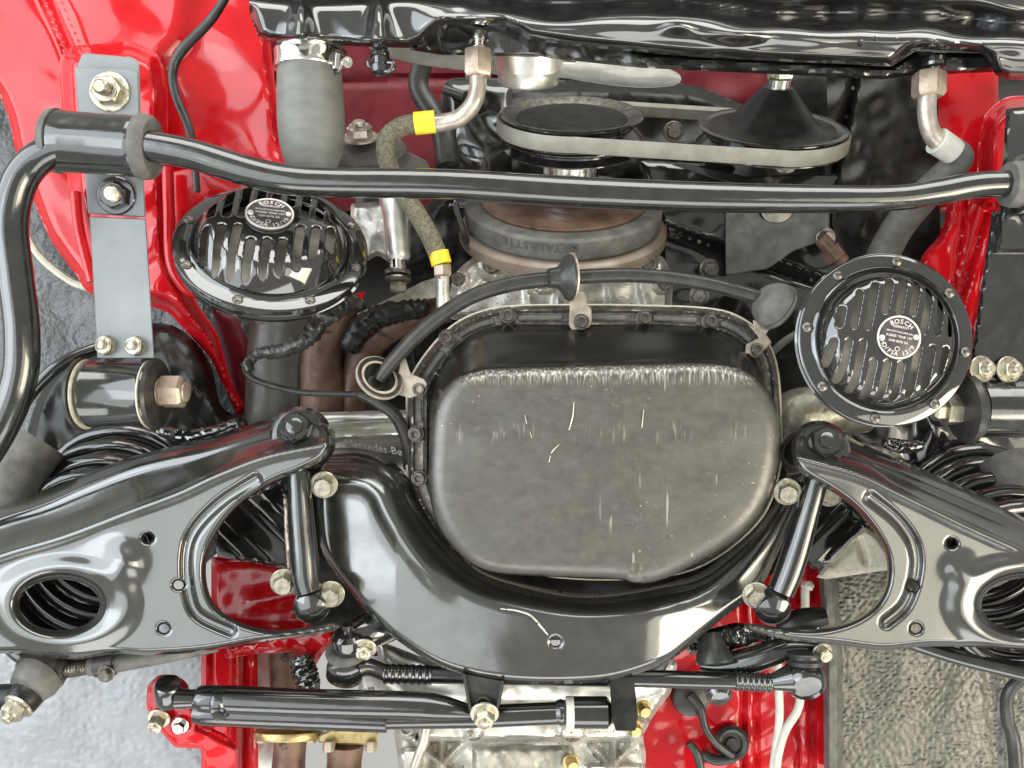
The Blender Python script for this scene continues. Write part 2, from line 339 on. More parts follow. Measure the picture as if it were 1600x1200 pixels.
ORG = {}
def finish(me, angle=38):
    me.validate(); me.update()
    me.polygons.foreach_set('use_smooth', [True]*len(me.polygons))
    me.set_sharp_from_angle(angle=R_(angle))
def part(name, mb, m, parent=None, angle=38, label=None, kind=None):
    v = np.concatenate(mb.v); o0 = (v.min(0)+v.max(0))/2
    me = bpy.data.meshes.new(name); me.from_pydata((v-o0).tolist(), [], mb.f); me.materials.append(M[m]); finish(me, angle)
    ob = bpy.data.objects.new(name, me); COL.objects.link(ob); ORG[ob.name] = o0
    if parent: ob.parent = parent; ob.location = Vector(o0-ORG[parent.name])
    else: ob.location = Vector(o0)
    if label: ob['label'] = label
    if kind: ob['kind'] = kind
    return ob
def tag(o, label, cat, group=None):
    o['label'] = label; o['category'] = cat
    if group: o['group'] = group
    return o
def thing(name, label, cat, at, group=None):
    e = bpy.data.objects.new(name, None); COL.objects.link(e); e.empty_display_size = 0.02
    ORG[e.name] = P([at])[0]; e.location = Vector(ORG[e.name]); return tag(e, label, cat, group)
def text_mesh(txt, size):
    cu = bpy.data.curves.new('lettering','FONT'); cu.body = txt; cu.size = size; cu.extrude = size*0.02; cu.align_x = 'CENTER'; cu.resolution_u = 2; cu.offset = size*0.012
    o = bpy.data.objects.new('lettering', cu); COL.objects.link(o); bpy.context.view_layer.update()
    me = o.to_mesh(); v = np.array([q.co[:] for q in me.vertices]); f = [tuple(p.vertices) for p in me.polygons]
    o.to_mesh_clear(); bpy.data.objects.remove(o); bpy.data.curves.remove(cu)
    return v, f
def frame(c, n, up=(0,1,0), spin=0):
    n = Vector(n).normalized(); up = Vector(up); x = up.cross(n).normalized(); y = n.cross(x)
    m = Matrix((x,y,n)).transposed().to_4x4(); return Matrix.Translation(Vector(P([c])[0])) @ m @ Matrix.Rotation(R_(spin),4,'Z')
def apply(mb, m):      # local mesh -> placed
    A = np.array(m); mb.v = [v@A[:3,:3].T+A[:3,3] for v in mb.v]; return mb

# ------------------------------------------------------------------ the car body: red shell panels and underseal
body = thing('car_body', 'glossy red car body shell seen from below with undersealed wheel arches', 'car body', (800,600,-330))
def wav(z, amp=4, s=90, seed=0, edge=14, drop=10):
    def f(X,Y,do,dh):
        zz = z+amp*vnoise(X,Y,s,seed)
        q = np.clip(edge-do,0,edge)/edge
        return zz-drop*q*q
    return f
# wheel arch liners and far floor
part('wheel_arch_liner', MB().relief([(-160,60),(60,100),(200,380),(420,420),(520,700),(300,900),(-160,1000)],[],wav(-420,7,120,1),14), 'sealdark', body)
part('wheel_arch_liner', MB().relief([(-40,960),(330,960),(330,1230),(-40,1230)],[],lambda X,Y,do,dh:-250+4*vnoise(X,Y,120,2)+0.9*pebble(X,Y,13,2,0.6),3), 'seallit', body)
part('wheel_arch_liner', MB().relief([(1300,800),(1640,800),(1640,1230),(1300,1230)],[],lambda X,Y,do,dh:-250+4*vnoise(X,Y,140,3)+1.1*pebble(X,Y,11,3)-10*np.exp(-((X-1530-0.1*Y+90)/12)**2),2.2), 'sealtan', body)
part('wheel_arch_liner', MB().relief([(1480,560),(1800,500),(1800,840),(1480,840)],[],wav(-420,7,140,4),14), 'sealdark', body)
part('engine_bay_floor', MB().relief([(380,-60),(1700,-60),(1700,900),(1300,1000),(380,1000)],[],wav(-560,14,170,5),20), 'dark', body)
# left fender and rail
part('inner_fender', MB().relief(crom([(-120,-80),(0,150),(24,235),(52,310),(78,372),(118,428),(150,462),(260,470),(300,400),(440,300),(440,200),(422,60),(425,-80),(150,-120)],4,True),[],
    lambda X,Y,do,dh: -300+5*vnoise(X,Y,130,8)-26*smooth((16-do)/16)+30*smooth((seg_dist(X,Y,np.array([(430,-40),(400,120),(330,200),(300,300)]),False)[0]-90)/60)-14*np.exp(-((X-0.42*Y-70)/9)**2)+9*np.exp(-((X-0.42*Y-95)/7)**2),5), 'red', body)
part('bulkhead_panel', MB().relief([(400,-40),(780,-40),(780,320),(560,330),(400,330)],[],lambda X,Y,do,dh:-480+3*vnoise(X,Y,150,9)-12*np.exp(-((Y-127+0.02*(X-500))/5)**2),7), 'redshade', body)
part('bulkhead_panel', MB().relief([(1000,60),(1200,60),(1200,170),(1000,170)],[],wav(-500,4,80,6),8), 'redshade', body)
rail_l = part('frame_rail', MB().relief(fillet([(92,92),(108,72),(205,64),(248,84),(262,130),(263,230),(272,400),(300,462),(340,520),(362,600),(386,640),(372,655),(330,560),(262,486),(150,458),(112,330),(98,220)],14,4),[],
    lambda X,Y,do,dh: -190+3*vnoise(X,Y,60,10)-70*smooth((26-do)/26)**1.3,4,t=60), 'red', body)
part('rail_flange', MB().tube([(262,262,-170),(264,330,-170),(268,410,-172),(292,452,-176),(322,460,-180)],9,10), 'red', body)
part('rail_flange', MB().tube([(118,300,-180),(124,360,-180),(144,440,-180)],8,10), 'red', body)
part('rail_flange', MB().plate(fillet([(262,270),(300,262),(330,300),(285,330),(268,380),(300,440),(322,462),(300,466),(262,420)],6),-200,10), 'red', body)
part('side_member', MB().relief(fillet([(330,480),(368,492),(392,540),(410,600),(416,660),(376,655),(350,560)],8),[],wav(-330,3,60,11),6), 'redshade', body)
part('seam_edge', MB().tube([(26,300,-380),(36,350,-380),(62,400,-380),(112,440,-380),(150,452,-380)],6,8), 'cream', body)
# right fender
part('inner_fender', MB().relief([(1440,100),(1560,100),(1560,300),(1500,330),(1400,330)],[],wav(-300,4,80,12),6), 'red', body)
part('frame_rail', MB().relief(fillet([(1528,230),(1536,180),(1570,150),(1680,148),(1680,340),(1524,330)],16,4),[],
    lambda X,Y,do,dh: -130-60*smooth((30-do)/30)**1.4,4,t=60), 'red', body)
part('side_member', MB().relief(crom([(1495,305),(1620,300),(1600,420),(1545,520),(1525,600),(1490,560),(1450,470),(1438,408),(1470,365)],6,True),[],
    lambda X,Y,do,dh: -180+3*vnoise(X,Y,50,13)-16*np.exp(-((X-1545+0.30*(Y-320))/7)**2)-10*np.exp(-((X-1508+0.10*(Y-320)+((Y-320)/60)**2)/4)**2)-20*smooth((9-do)/9),4), 'red', body)
part('rail_flange', MB().tube([(1568,318,-150),(1548,400,-152),(1530,500,-156),(1518,580,-160)],9,10,noise=0.15), 'red', body)
part('side_member', MB().plate(fillet([(1425,352),(1490,356),(1470,405)],3),-290,8), 'red', body)
# lower left red members
part('side_member', MB().relief([(330,870),(500,870),(480,1010),(330,1010)],[],wav(-270,3,60,14),6), 'red', body)
part('frame_rail', MB().relief([(314,990),(376,990),(378,1230),(314,1230)],[],lambda X,Y,do,dh:-170+2*vnoise(X,Y,60,15)-14*np.exp(-((X-328)/4)**2)-10*np.exp(-((X-366)/4)**2)-18*smooth((8-do)/8),4,t=30), 'red', body)
part('frame_rail', MB().relief([(376,1000),(402,1000),(404,1230),(376,1230)],[],wav(-215,2,60,16),5), 'red', body)
part('crossbrace', MB().relief(fillet([(350,1008),(470,985),(520,978),(524,1000),(505,1020),(492,1042),(474,1042),(470,1018),(400,1022),(352,1030)],5),[],lambda X,Y,do,dh:-140+1.5*vnoise(X,Y,30,17)-18*smooth((8-do)/8),3,t=16), 'red', body)
part('floor_panel', MB().plate([(396,1010),(480,1010),(470,1230),(396,1230)],-290,8), 'aluclean', body)
# lower right floor
part('floor_panel', MB().relief([(985,985),(1300,860),(1300,1240),(985,1240)],[],
    lambda X,Y,do,dh: -290+4*vnoise(X,Y,70,18)-12*np.exp(-((X-1162)/4)**2)-10*np.exp(-((X-1182)/4)**2)-8*np.exp(-((X-1250)/3)**2)-9*np.exp(-((X-1272)/3)**2),4), 'red', body)
part('sill_strip', MB().relief([(1276,860),(1302,850),(1316,1000),(1318,1240),(1288,1240),(1286,1000)],[],lambda X,Y,do,dh:-200+1*vnoise(X,Y,30,19)-30*smooth((9-do)/9),4,t=24), 'rubber', body)
part('floor_grommet', MB().lathe((1142,1160,-280),[(27,0),(27,6),(22,10),(17,8),(15,4),(10,4),(9,9),(0,9)],(0,0.1,1),28), 'rubberblk', body)
part('floor_grommet', MB().lathe((1078,1088,-280),[(30,0),(28,10),(20,14),(0,15)],(0,0.1,1),24), 'rubberblk', body)

# ------------------------------------------------------------------ radiator support across the top
rs = thing('front_support_beam', 'dented wet-look black support beam across the top of the picture', 'support beam', (1000,40,20))
bot = [(388,-60),(390,20),(402,56),(420,66),(520,70),(560,73),(640,75),(660,66),(684,44),(700,38),(790,40),(812,52),(826,62),(900,72),(1000,82),(1100,90),(1240,97),(1392,103),(1410,92),(1424,80),(1445,77),(1530,82),(1542,92),(1556,118),(1575,124),(1720,128),(1720,-60)]
def zsup(X,Y,do,dh):
    z = 10+4*vnoise(X,Y,130,21)
    low = seg_dist(X,Y,np.array(bot[1:-1]),False)[0]
    z = z-34*np.clip(1-low/16,0,1)**2
    yb = 62+(X-700)*0.045
    z += 16*np.exp(-((Y-(yb-34))/20)**2)*smooth((X-640)/60)
    z -= 34*np.exp(-((Y-(yb-70)-6*np.sin(X/60))/15)**2)
    for cx,r in ((470,30),(592,34)):
        z += 34*np.exp(-((X-cx)/ (9+0.22*np.clip(Y,0,80)))**2)*smooth(Y/60+0.4)
    for cx,cy,a,b,h in ((1290,20,50,22,-26),(1520,30,42,24,-20),(1060,30,30,16,18),(870,24,40,10,-14),(1160,52,34,14,14),(1390,28,34,16,-16),(720,20,30,16,-16)):
        z += h*np.exp(-((X-cx)/a)**2-((Y-cy)/b)**2)
    return z
part('beam_panel', MB().relief(bot,[],zsup,2.6,t=50), 'wet', rs)
part('lower_lip', MB().relief([(684,10),(830,10),(1000,82),(1392,104),(1430,80),(1560,84),(1575,112),(1420,118),(1380,124),(1000,106),(830,88),(690,86),(640,78)],[],lambda X,Y,do,dh:-38-20*smooth((6-do)/6)+3*vnoise(X,Y,60,23),4,t=20), 'black', rs)
for x,y in ((1368,60),(1400,62),(1430,66),(1455,66),(1345,66),(1262,58)):
    part('paint_drip', MB().lathe((x,y,22),[(5,-6),(4.5,0),(3,3),(0,4)],(0,0,1),12), 'wet', rs)

# ------------------------------------------------------------------ radiator hose and clamp
h = thing('radiator_hose', 'thick grey radiator hose held by a bright worm clamp', 'hose', (487,70,-60))
part('hose', MB().tube([(485,58,-60),(484,80,-60),(484,104,-60),(484,125,-60),(486,180,-60),(487,220,-62),(486,250,-66),(484,272,-75)],[51,49,48,50,52,50,43,30],40), 'hose', h)
cl = part('hose_clamp', MB().tube([(482,80,-60),(482,82,-60),(482,96,-60),(482,110,-60),(482,112,-60)],[48,52.5,51.5,52.5,48],40,n=3), 'steel', h)
part('clamp_screw', MB().bolt((540,98,-30),9,9,(0.6,-0.25,1),False,socket=True).lathe((527,98,-32),[(9,-12),(9,12)],(0.1,1,0),12), 'steel', cl)
part('clamp_housing', MB().tube([(520,82,-36),(530,84,-30),(533,98,-26),(530,110,-30),(522,114,-36)],3.2,8).tube([(535,78,-38),(540,84,-34)],3,8), 'darksteel', cl)

d = thing('drain_tap', 'small wet black drain tap with a curled lever under the support beam', 'drain tap', (595,90,-5))
part('tap_body', MB().lathe((594,74,-6),[(12,-4),(12,8),(15,8),(16,18),(13,19),(12,30),(14,32),(12,42),(0,44)],(0,-1,0.1),12), 'wet', d)
part('tap_lever', MB().tube([(594,104,0),(604,112,2),(613,108,4),(614,99,4),(606,98,2)],4.2,10), 'wet', d)
part('tap_lever', MB().tube([(588,104,0),(578,104,2),(576,96,3)],4,10), 'wet', d)

# ------------------------------------------------------------------ oil lines
o = thing('oil_cooler_line', 'curved oil line with pinkish nut, two yellow collars and braided hose', 'oil line', (748,70,-40))
part('fitting', MB().lathe((749,52,-40),[(14,0),(14,8),(16,9),(16,13),(13,15),(13,22),(15,24),(14,32)],(0,-1,0),24), 'steel', o)
part('union_nut', MB().lathe((747,78,-40),[(20,0),(23.5,4),(23.5,38),(20,43)],(0,-1,0),6,0.5), 'copper', o)
part('steel_pipe', MB().tube([(747,118,-40),(746,140,-40),(738,164,-42),(718,184,-48),(695,191,-54),(676,193,-56)],[14,13.5,13.5,13.5,13.5,14],20), 'pipe', o)
part('collar', MB().tube([(680,190,-56),(648,193,-56)],17.5,28,4,straight=True), 'yellow', o)
def braidtube(mb, pts, r, n=10):
    mb.tube(pts, r, 20, n)
    q = crom([(p[0],p[1],p[2]) for p in pts], 14)
    C = P(q); T = np.gradient(C,axis=0); T /= np.linalg.norm(T,axis=1,keepdims=True)
    ln = np.concatenate([[0],np.cumsum(np.linalg.norm(np.diff(C,axis=0),axis=1))])/U
    ref = np.array([0,0,1.0]); N1 = ref-T*(T@ref)[:,None]; N1 /= np.linalg.norm(N1,axis=1,keepdims=True); B1 = np.cross(T,N1)
    tt = np.arange(0, ln[-1], 3.0)
    Ci = np.stack([np.interp(tt,ln,C[:,k]) for k in range(3)],1); Ni = np.stack([np.interp(tt,ln,N1[:,k]) for k in range(3)],1); Bi = np.stack([np.interp(tt,ln,B1[:,k]) for k in range(3)],1)
    for d_ in (1,-1):
        for k in range(10):
            a = d_*tt/9.0+k*2*math.pi/10; rr = (r+0.3)*U*sc(pts[0][2])
            X = Ci+Ni*(np.cos(a)*rr)[:,None]+Bi*(np.sin(a)*rr)[:,None]
            W = (Ni*(-np.sin(a))[:,None]+Bi*np.cos(a)[:,None]); O = Ni*np.cos(a)[:,None]+Bi*np.sin(a)[:,None]
            Tn = np.gradient(X,axis=0); Tn /= np.linalg.norm(Tn,axis=1,keepdims=True); S = np.cross(Tn,O)
            mb.rings([np.stack([X[i]+S[i]*1.5*U,X[i]+O[i]*1.1*U,X[i]-S[i]*1.5*U]) for i in range(len(X))],False,False,closed=False)
    return mb
part('braided_hose', braidtube(MB(), [(652,193,-56),(630,197,-58),(608,212,-60),(603,236,-66),(610,265,-80),(628,300,-84),(652,335,-80),(672,370,-76),(686,402,-76)],14), 'braid', o)
part('collar', MB().tube([(685,394,-76),(690,413,-76)],16,28,4,straight=True), 'yellow', o)
part('union_nut', MB().lathe((691,414,-76),[(13,0),(15,2),(15,16),(12,19)],(0.05,-1,0),6,0.4), 'copper', o)
part('steel_pipe', MB().tube([(692,430,-78),(692,450,-80),(693,480,-84)],[10,10,11],18), 'alu', o)

o = thing('oil_return_line', 'short bent pipe with coppery nut and cream collar running into grey hose', 'oil line', (1455,90,-30))
part('fitting', MB().lathe((1459,92,-30),[(17,0),(17,6),(19,8),(18,13),(12,15),(12,24)],(0,-1,0),24), 'wet', o)
part('union_nut', MB().lathe((1452,113,-30),[(22,0),(25,4),(25,34),(21,39)],(-0.03,-1,0),6,0.5), 'copper', o)
part('steel_pipe', MB().tube([(1449,150,-30),(1448,172,-30),(1451,196,-32),(1460,215,-36),(1474,228,-42)],[14,14,14,14.5,15],20), 'pipe', o)
part('collar', MB().tube([(1464,220,-38),(1490,237,-48)],[21,20],28,4,straight=True), 'white', o)
part('rubber_hose', MB().tube([(1486,232,-46),(1500,246,-60),(1480,270,-90),(1440,310,-130),(1400,360,-170),(1370,420,-200)],[19,20,22,24,24,24],22), 'rubber', o)

# ------------------------------------------------------------------ fan, pulleys, belts, damper
AX = (0.0,0.85,0.53)
f = thing('cooling_fan', 'pale metal fan with leaf shaped blades behind the support beam', 'fan', (826,105,-120))
part('fan_hub', MB().lathe((826,118,-125),[(0,-12),(46,-12),(48,-8),(48,10),(55,12),(55,38),(50,42),(0,44)],AX,40), 'aluclean', f)
def blade(mb, a, b, wdt, z0, z1):
    pts = [(0.0,0.8),(0.2,0.85),(0.45,0.95),(0.7,0.9),(0.9,0.62),(0.98,0.35),(1.0,0.08)]
    a = np.array(a,float); b = np.array(b,float); d_ = b-a; L_ = np.linalg.norm(d_); n_ = np.array([-d_[1],d_[0]])/L_
    up = [a+d_*t+n_*wdt*q for t,q in pts]; dn = [a+d_*t-n_*wdt*q for t,q in pts][::-1]
    return mb.plate(crom(up+dn,4,True), 0, 5, 1, zf=lambda X,Y: z0+(z1-z0)*((X-a[0])*d_[0]+(Y-a[1])*d_[1])/L_**2+((X-a[0])*n_[0]+(Y-a[1])*n_[1])*1.2)
part('fan_blade', blade(MB(), (846,98), (1064,124), 23, -100,-85), 'aluclean', f)
part('fan_blade', blade(MB(), (800,98), (575,68), 24, -118,-100), 'aluclean', f)
part('fan_blade', MB().plate(crom([(780,86),(880,84),(900,96),(880,112),(780,112)],4,True),-104,6,1), 'aluclean', f)

def groove_pulley(R, h0, hs):  # v groove section starting at axial height h0, thickness hs
    return [(R-3,h0),(R,h0+1.5),(R,h0+3),(R-14,h0+hs/2-1),(R-14,h0+hs/2+1),(R,h0+hs-3),(R,h0+hs-1.5),(R-3,h0+hs)]
p = thing('crank_pulley', 'black dished twin groove crank pulley in the middle of the engine', 'pulley', (893,200,-150))
CP = (893,186,-150)
part('pulley_rim', MB().lathe(CP, [(30,-50),(90,-50)]+groove_pulley(106,-48,22)[1:]+groove_pulley(112,-24,34),AX,72,caps=False), 'black', p)
part('pulley_lip', MB().lathe(CP,[(110,9.5),(106,11),(102,10),(86,2)],AX,72,caps=False), 'darksteel', p)
part('pulley_dish', MB().lathe(CP,[(86.5,3),(84,-4),(78,-56),(40,-60),(0,-60)],AX,64), 'dark', p)
part('pulley_hub', MB().lathe(CP, [(44,-110),(47,-108),(47,-48),(40,-46)],AX,40), 'steel', p)
q = thing('tensioner_pulley', 'black cone centred pulley with a bolt, right of the crank pulley', 'pulley', (1205,200,-150))
CQ = (1205,206,-150)
part('pulley_rim', MB().lathe(CQ, groove_pulley(114,-24,34)+[(104,9),(96,8)],AX,72,caps=False), 'black', q)
part('pulley_cone', MB().lathe(CQ,[(97,8),(76,12),(66,18),(26,64),(22,68),(0,68)],AX,64), 'dark', q)
part('collar', MB().lathe(CQ,[(15,66),(18,68),(18,80),(14,82)],AX,28), 'steel', q)
part('pulley_nut', MB().lathe(CQ,[(16,82),(21,84),(21,102),(17,105),(0,105)],AX,6,0.2), 'zinc', q)
part('pulley_bolt', MB().bolt((1228,252,-120),14,16,(0,-0.6,0.8),True,phase=0.2), 'zinc', q)
# belt: closed band round both pulleys, in their common plane
bt = MB(); ax = np.array(AX)/np.linalg.norm(AX); e1 = np.array([1.0,0,0]); e2 = np.cross(ax,e1)
k1 = sc(-150)*U; c1 = P([CP])[0]; c2 = P([CQ])[0]; path = []
for i in range(41):
    a = math.pi/2+math.pi*i/40; path.append((c1+(e1*math.cos(a)+e2*math.sin(a))*114*k1, e1*math.cos(a)+e2*math.sin(a)))
for i in range(1,24):
    t = i/24; path.append((c1+(c2-c1)*t-e2*114.5*k1, -e2))
for i in range(41):
    a = -math.pi/2+math.pi*i/40; path.append((c2+(e1*math.cos(a)+e2*math.sin(a))*115*k1, e1*math.cos(a)+e2*math.sin(a)))
for i in range(1,24):
    t = i/24; path.append((c2+(c1-c2)*t+e2*114.5*k1, e2))
rg = []
for c_,n_ in path:
    c_ = c_+ax*(-7)*k1
    rg.append(np.stack([c_+ax*12*k1+n_*2*k1, c_+ax*10*k1+n_*3.5*k1, c_-ax*10*k1+n_*3.5*k1, c_-ax*12*k1+n_*2*k1, c_-ax*8*k1-n_*9*k1, c_+ax*8*k1-n_*9*k1]))
rg.append(rg[0]); bt.rings(rg,False,False)
tag(part('drive_belt', bt, 'belt'), 'grey V-belt stretched round the two black pulleys', 'drive belt')
p = thing('vibration_damper', 'round damper with rubber ring and rust coloured rim below the pulleys', 'damper', (880,330,-190))
DC = (880,318,-200)
part('inner_ring', MB().lathe(DC,[(0,-6),(120,-6),(126,0),(128,6),(124,8),(60,6),(0,6)],AX,72), 'rust', p)
part('rubber_ring', MB().lathe(DC,[(150,-30),(154,-24),(154,-2),(150,2),(128,3),(120,0)],AX,72), 'rubber', p)
part('outer_ring', MB().lathe(DC,[(60,-58),(156,-58),(162,-55),(164,-52),(164,-38),(160,-34),(150,-32)],AX,72), 'damper', p)
part('timing_pointer', MB().plate(fillet([(820,382),(866,386),(860,405),(855,420),(838,418),(832,402)],3),-150,26,2), 'rust', p)
# stamped lettering on the rubber ring, reads upside down
s_ = 'METALASTIK'; mb = MB()
for i,ch in enumerate(s_):
    v,fc = text_mesh(ch, 17)
    ang = R_(-112+(-14+ (len(s_)-1-i)*4.3)); dirv = e1*math.cos(ang)*1.0+(-np.cross(ax,e1))*0  # radial direction below
    rad = e1*math.cos(ang)+np.array(np.cross(ax,e1))*math.sin(ang)
    if rad[2] < 0: rad = e1*math.cos(ang)-np.array(np.cross(ax,e1))*math.sin(ang)
    tan = np.cross(ax,rad); k_ = sc(DC[2])*U
    o_ = P([DC])[0]+rad*154.6*k_+ax*(-5)*k_
    X_ = -tan if (-tan)[0] < 0 else tan
    Y_ = -ax; Z_ = rad
    mb.add(o_+(v[:,0:1]*X_+ v[:,1:2]*Y_*1.0+v[:,2:3]*Z_)*k_*1.0, fc)
part('stamped_letters', mb, 'inkdark', p)

# ------------------------------------------------------------------ anti-roll bar with mounts
a = thing('anti_roll_bar', 'long black anti-roll bar running across and curling down at the left edge', 'anti-roll bar', (800,295,70))
part('bar', MB().tube([(-90,800,60),(-12,690,62),(28,600,66),(34,520,70),(24,430,72),(16,350,74),(30,285,76),(62,246,76),(110,226,75),(160,222,75),(230,228,75),(300,241,75),(350,256,75),(400,271,75),(450,281,75),(520,285,75),(700,288,75),(900,300,75),(1100,308,75),(1300,311,75),(1400,309,75),(1460,301,75),(1530,289,75),(1600,287,75),(1700,287,75)],[26]*7+[25,25,24.5]+[24]*5+[23,23.5,24,23.5,21.5,20,20.5,20.5,20.5,20.5],28), 'black', a)
m_ = thing('bar_mount', 'black sleeve mount clamping the anti-roll bar beside the red left rail', 'mount', (160,220,40))
part('sleeve', MB().lathe((98,221,58),[(30,-6),(47,-4),(48,4),(47,18),(47,112),(48,122),(46,128),(30,130)],(1,-0.07,0),48), 'black', m_)
part('bush', MB().lathe((84,220,58),[(20,-6),(44,-5),(49,0),(50,8),(30,10)],(1,-0.07,0),40), 'rubber', m_)
part('bush', MB().lathe((216,229,58),[(30,2),(50,3),(51,9),(49,20),(44,25),(20,26)],(1,-0.07,0),40), 'rubber', m_)
part('back_plate', MB().plate([(128,85),(136,83),(208,90),(218,100),(220,185),(122,180),(122,100)],-60,12,2), 'grey', m_)
part('clamp_plate', MB().plate(fillet([(117,105),(210,108),(216,114),(218,182),(122,176)],3,2),-30,10,2), 'grey', m_)
part('clamp_plate', MB().plate(fillet([(132,268),(224,274),(228,340),(138,334)],3,2),-10,12,2), 'grey', m_)
part('clamp_bolt', MB().bolt((172,144,-28),23,16,(0.05,-0.1,1),True,stud=20,phase=0.1), 'zinc', m_)
part('clamp_bolt', MB().bolt((182,306,-8),22,13,(0.05,-0.1,1),True,phase=0.4), 'black', m_)
part('stud_end', MB().lathe((178,303,6),[(14,0),(14,8),(11,11),(0,12)],(0.05,-0.1,1),20), 'zinc', m_)

def hanger(xoff, m1, nm, lab, rightside=False):
    t = thing('suspension_strap', lab, 'strap', (190+xoff,560,0), 'hanging straps at the outer rails'); return t
t = hanger(0,'grey','', 'flat blue-grey strap hanging left of the oval horn')
part('strap', MB().plate([(140,338),(228,342),(241,560),(152,560)],14,9,2), 'grey', t)
for x,y in ((168,540),(215,541)): part('strap_nut', MB().bolt((x,y,16),16,12,(-0.25,0.05,1),False,stud=8,phase=0.5), 'zinc', t)
part('sleeve', MB().lathe((138,616,2),[(30,0),(50,1),(52,6),(50,9),(50,92),(52,96),(50,102),(30,103)],(1,0,0),56), 'black', t)
part('sleeve_washer', MB().lathe((124,616,2),[(20,0),(54,0),(57,3),(57,7),(20,8)],(1,0,0),48), 'rubberblk', t)
part('sleeve_washer', MB().lathe((133,616,2),[(20,0),(53,0),(55,3),(20,4)],(1,0,0),48), 'cream', t)
part('sleeve_washer', MB().lathe((234,616,2),[(20,0),(53,0),(55,3),(20,4)],(1,0,0),48), 'cream', t)
part('sleeve_washer', MB().lathe((240,616,2),[(20,0),(54,1),(57,4),(54,8),(20,9)],(1,0,0),48), 'rubberblk', t)
part('pivot_bolt', MB().lathe((250,612,2),[(22,0),(22,3)],(1,0,0),24).lathe((254,612,2),[(25,0),(26,2),(26,30),(22,34)],(1,0,0),6,0.3).lathe((286,612,2),[(16,0),(16,6),(12,8)],(1,0,0),20), 'copper', t)
part('bolt_head', MB().lathe((108,608,0),[(18,0),(26,6),(26,18)],(1,0,0),20), 'zinc', t)
t = thing('suspension_strap', 'gloss black strap hanging right of the round horn', 'strap', (1570,560,0), 'hanging straps at the outer rails')
part('strap', MB().relief([(1550,330),(1680,330),(1680,600),(1512,600)],[],lambda X,Y,do,dh: 14+1.2*vnoise(X,Y,150,31)-8*smooth((5-do)/5),4,t=10), 'black', t)
part('clamp_plate', MB().relief([(1572,170),(1680,160),(1680,395),(1558,395)],[],lambda X,Y,do,dh: 30+1.5*vnoise(X,Y,50,32)-10*smooth((6-do)/6),4,t=20), 'wet', t)
for x,y in ((1533,577),(1575,578)): part('strap_nut', MB().bolt((x,y,16),16,12,(0.2,0.05,1),True,stud=9,phase=0.5), 'zinc', t)
part('sleeve', MB().lathe((1522,638,0),[(30,0),(46,2),(46,220)],(1,0,0),48), 'black', t)
part('sleeve_washer', MB().lathe((1500,638,0),[(30,0),(54,4),(56,12),(50,20),(40,22)],(1,0.05,0),40), 'rubberblk', t)
part('pivot_bolt', MB().lathe((1456,640,-10),[(14,0),(18,4),(18,16),(25,18),(25,42),(22,44)],(1,0,0),6,0.3), 'zinc', t)
m_ = thing('bar_mount', 'black mount gripping the anti-roll bar at the right edge', 'mount', (1600,290,60))
part('bush', MB().lathe((1572,288,75),[(20,0),(34,2),(36,12),(36,70)],(1,0,0),36), 'rubber', m_)
part('sleeve', MB().lathe((1590,288,68),[(30,0),(45,2),(46,90)],(1,0,0),36), 'wet', m_)
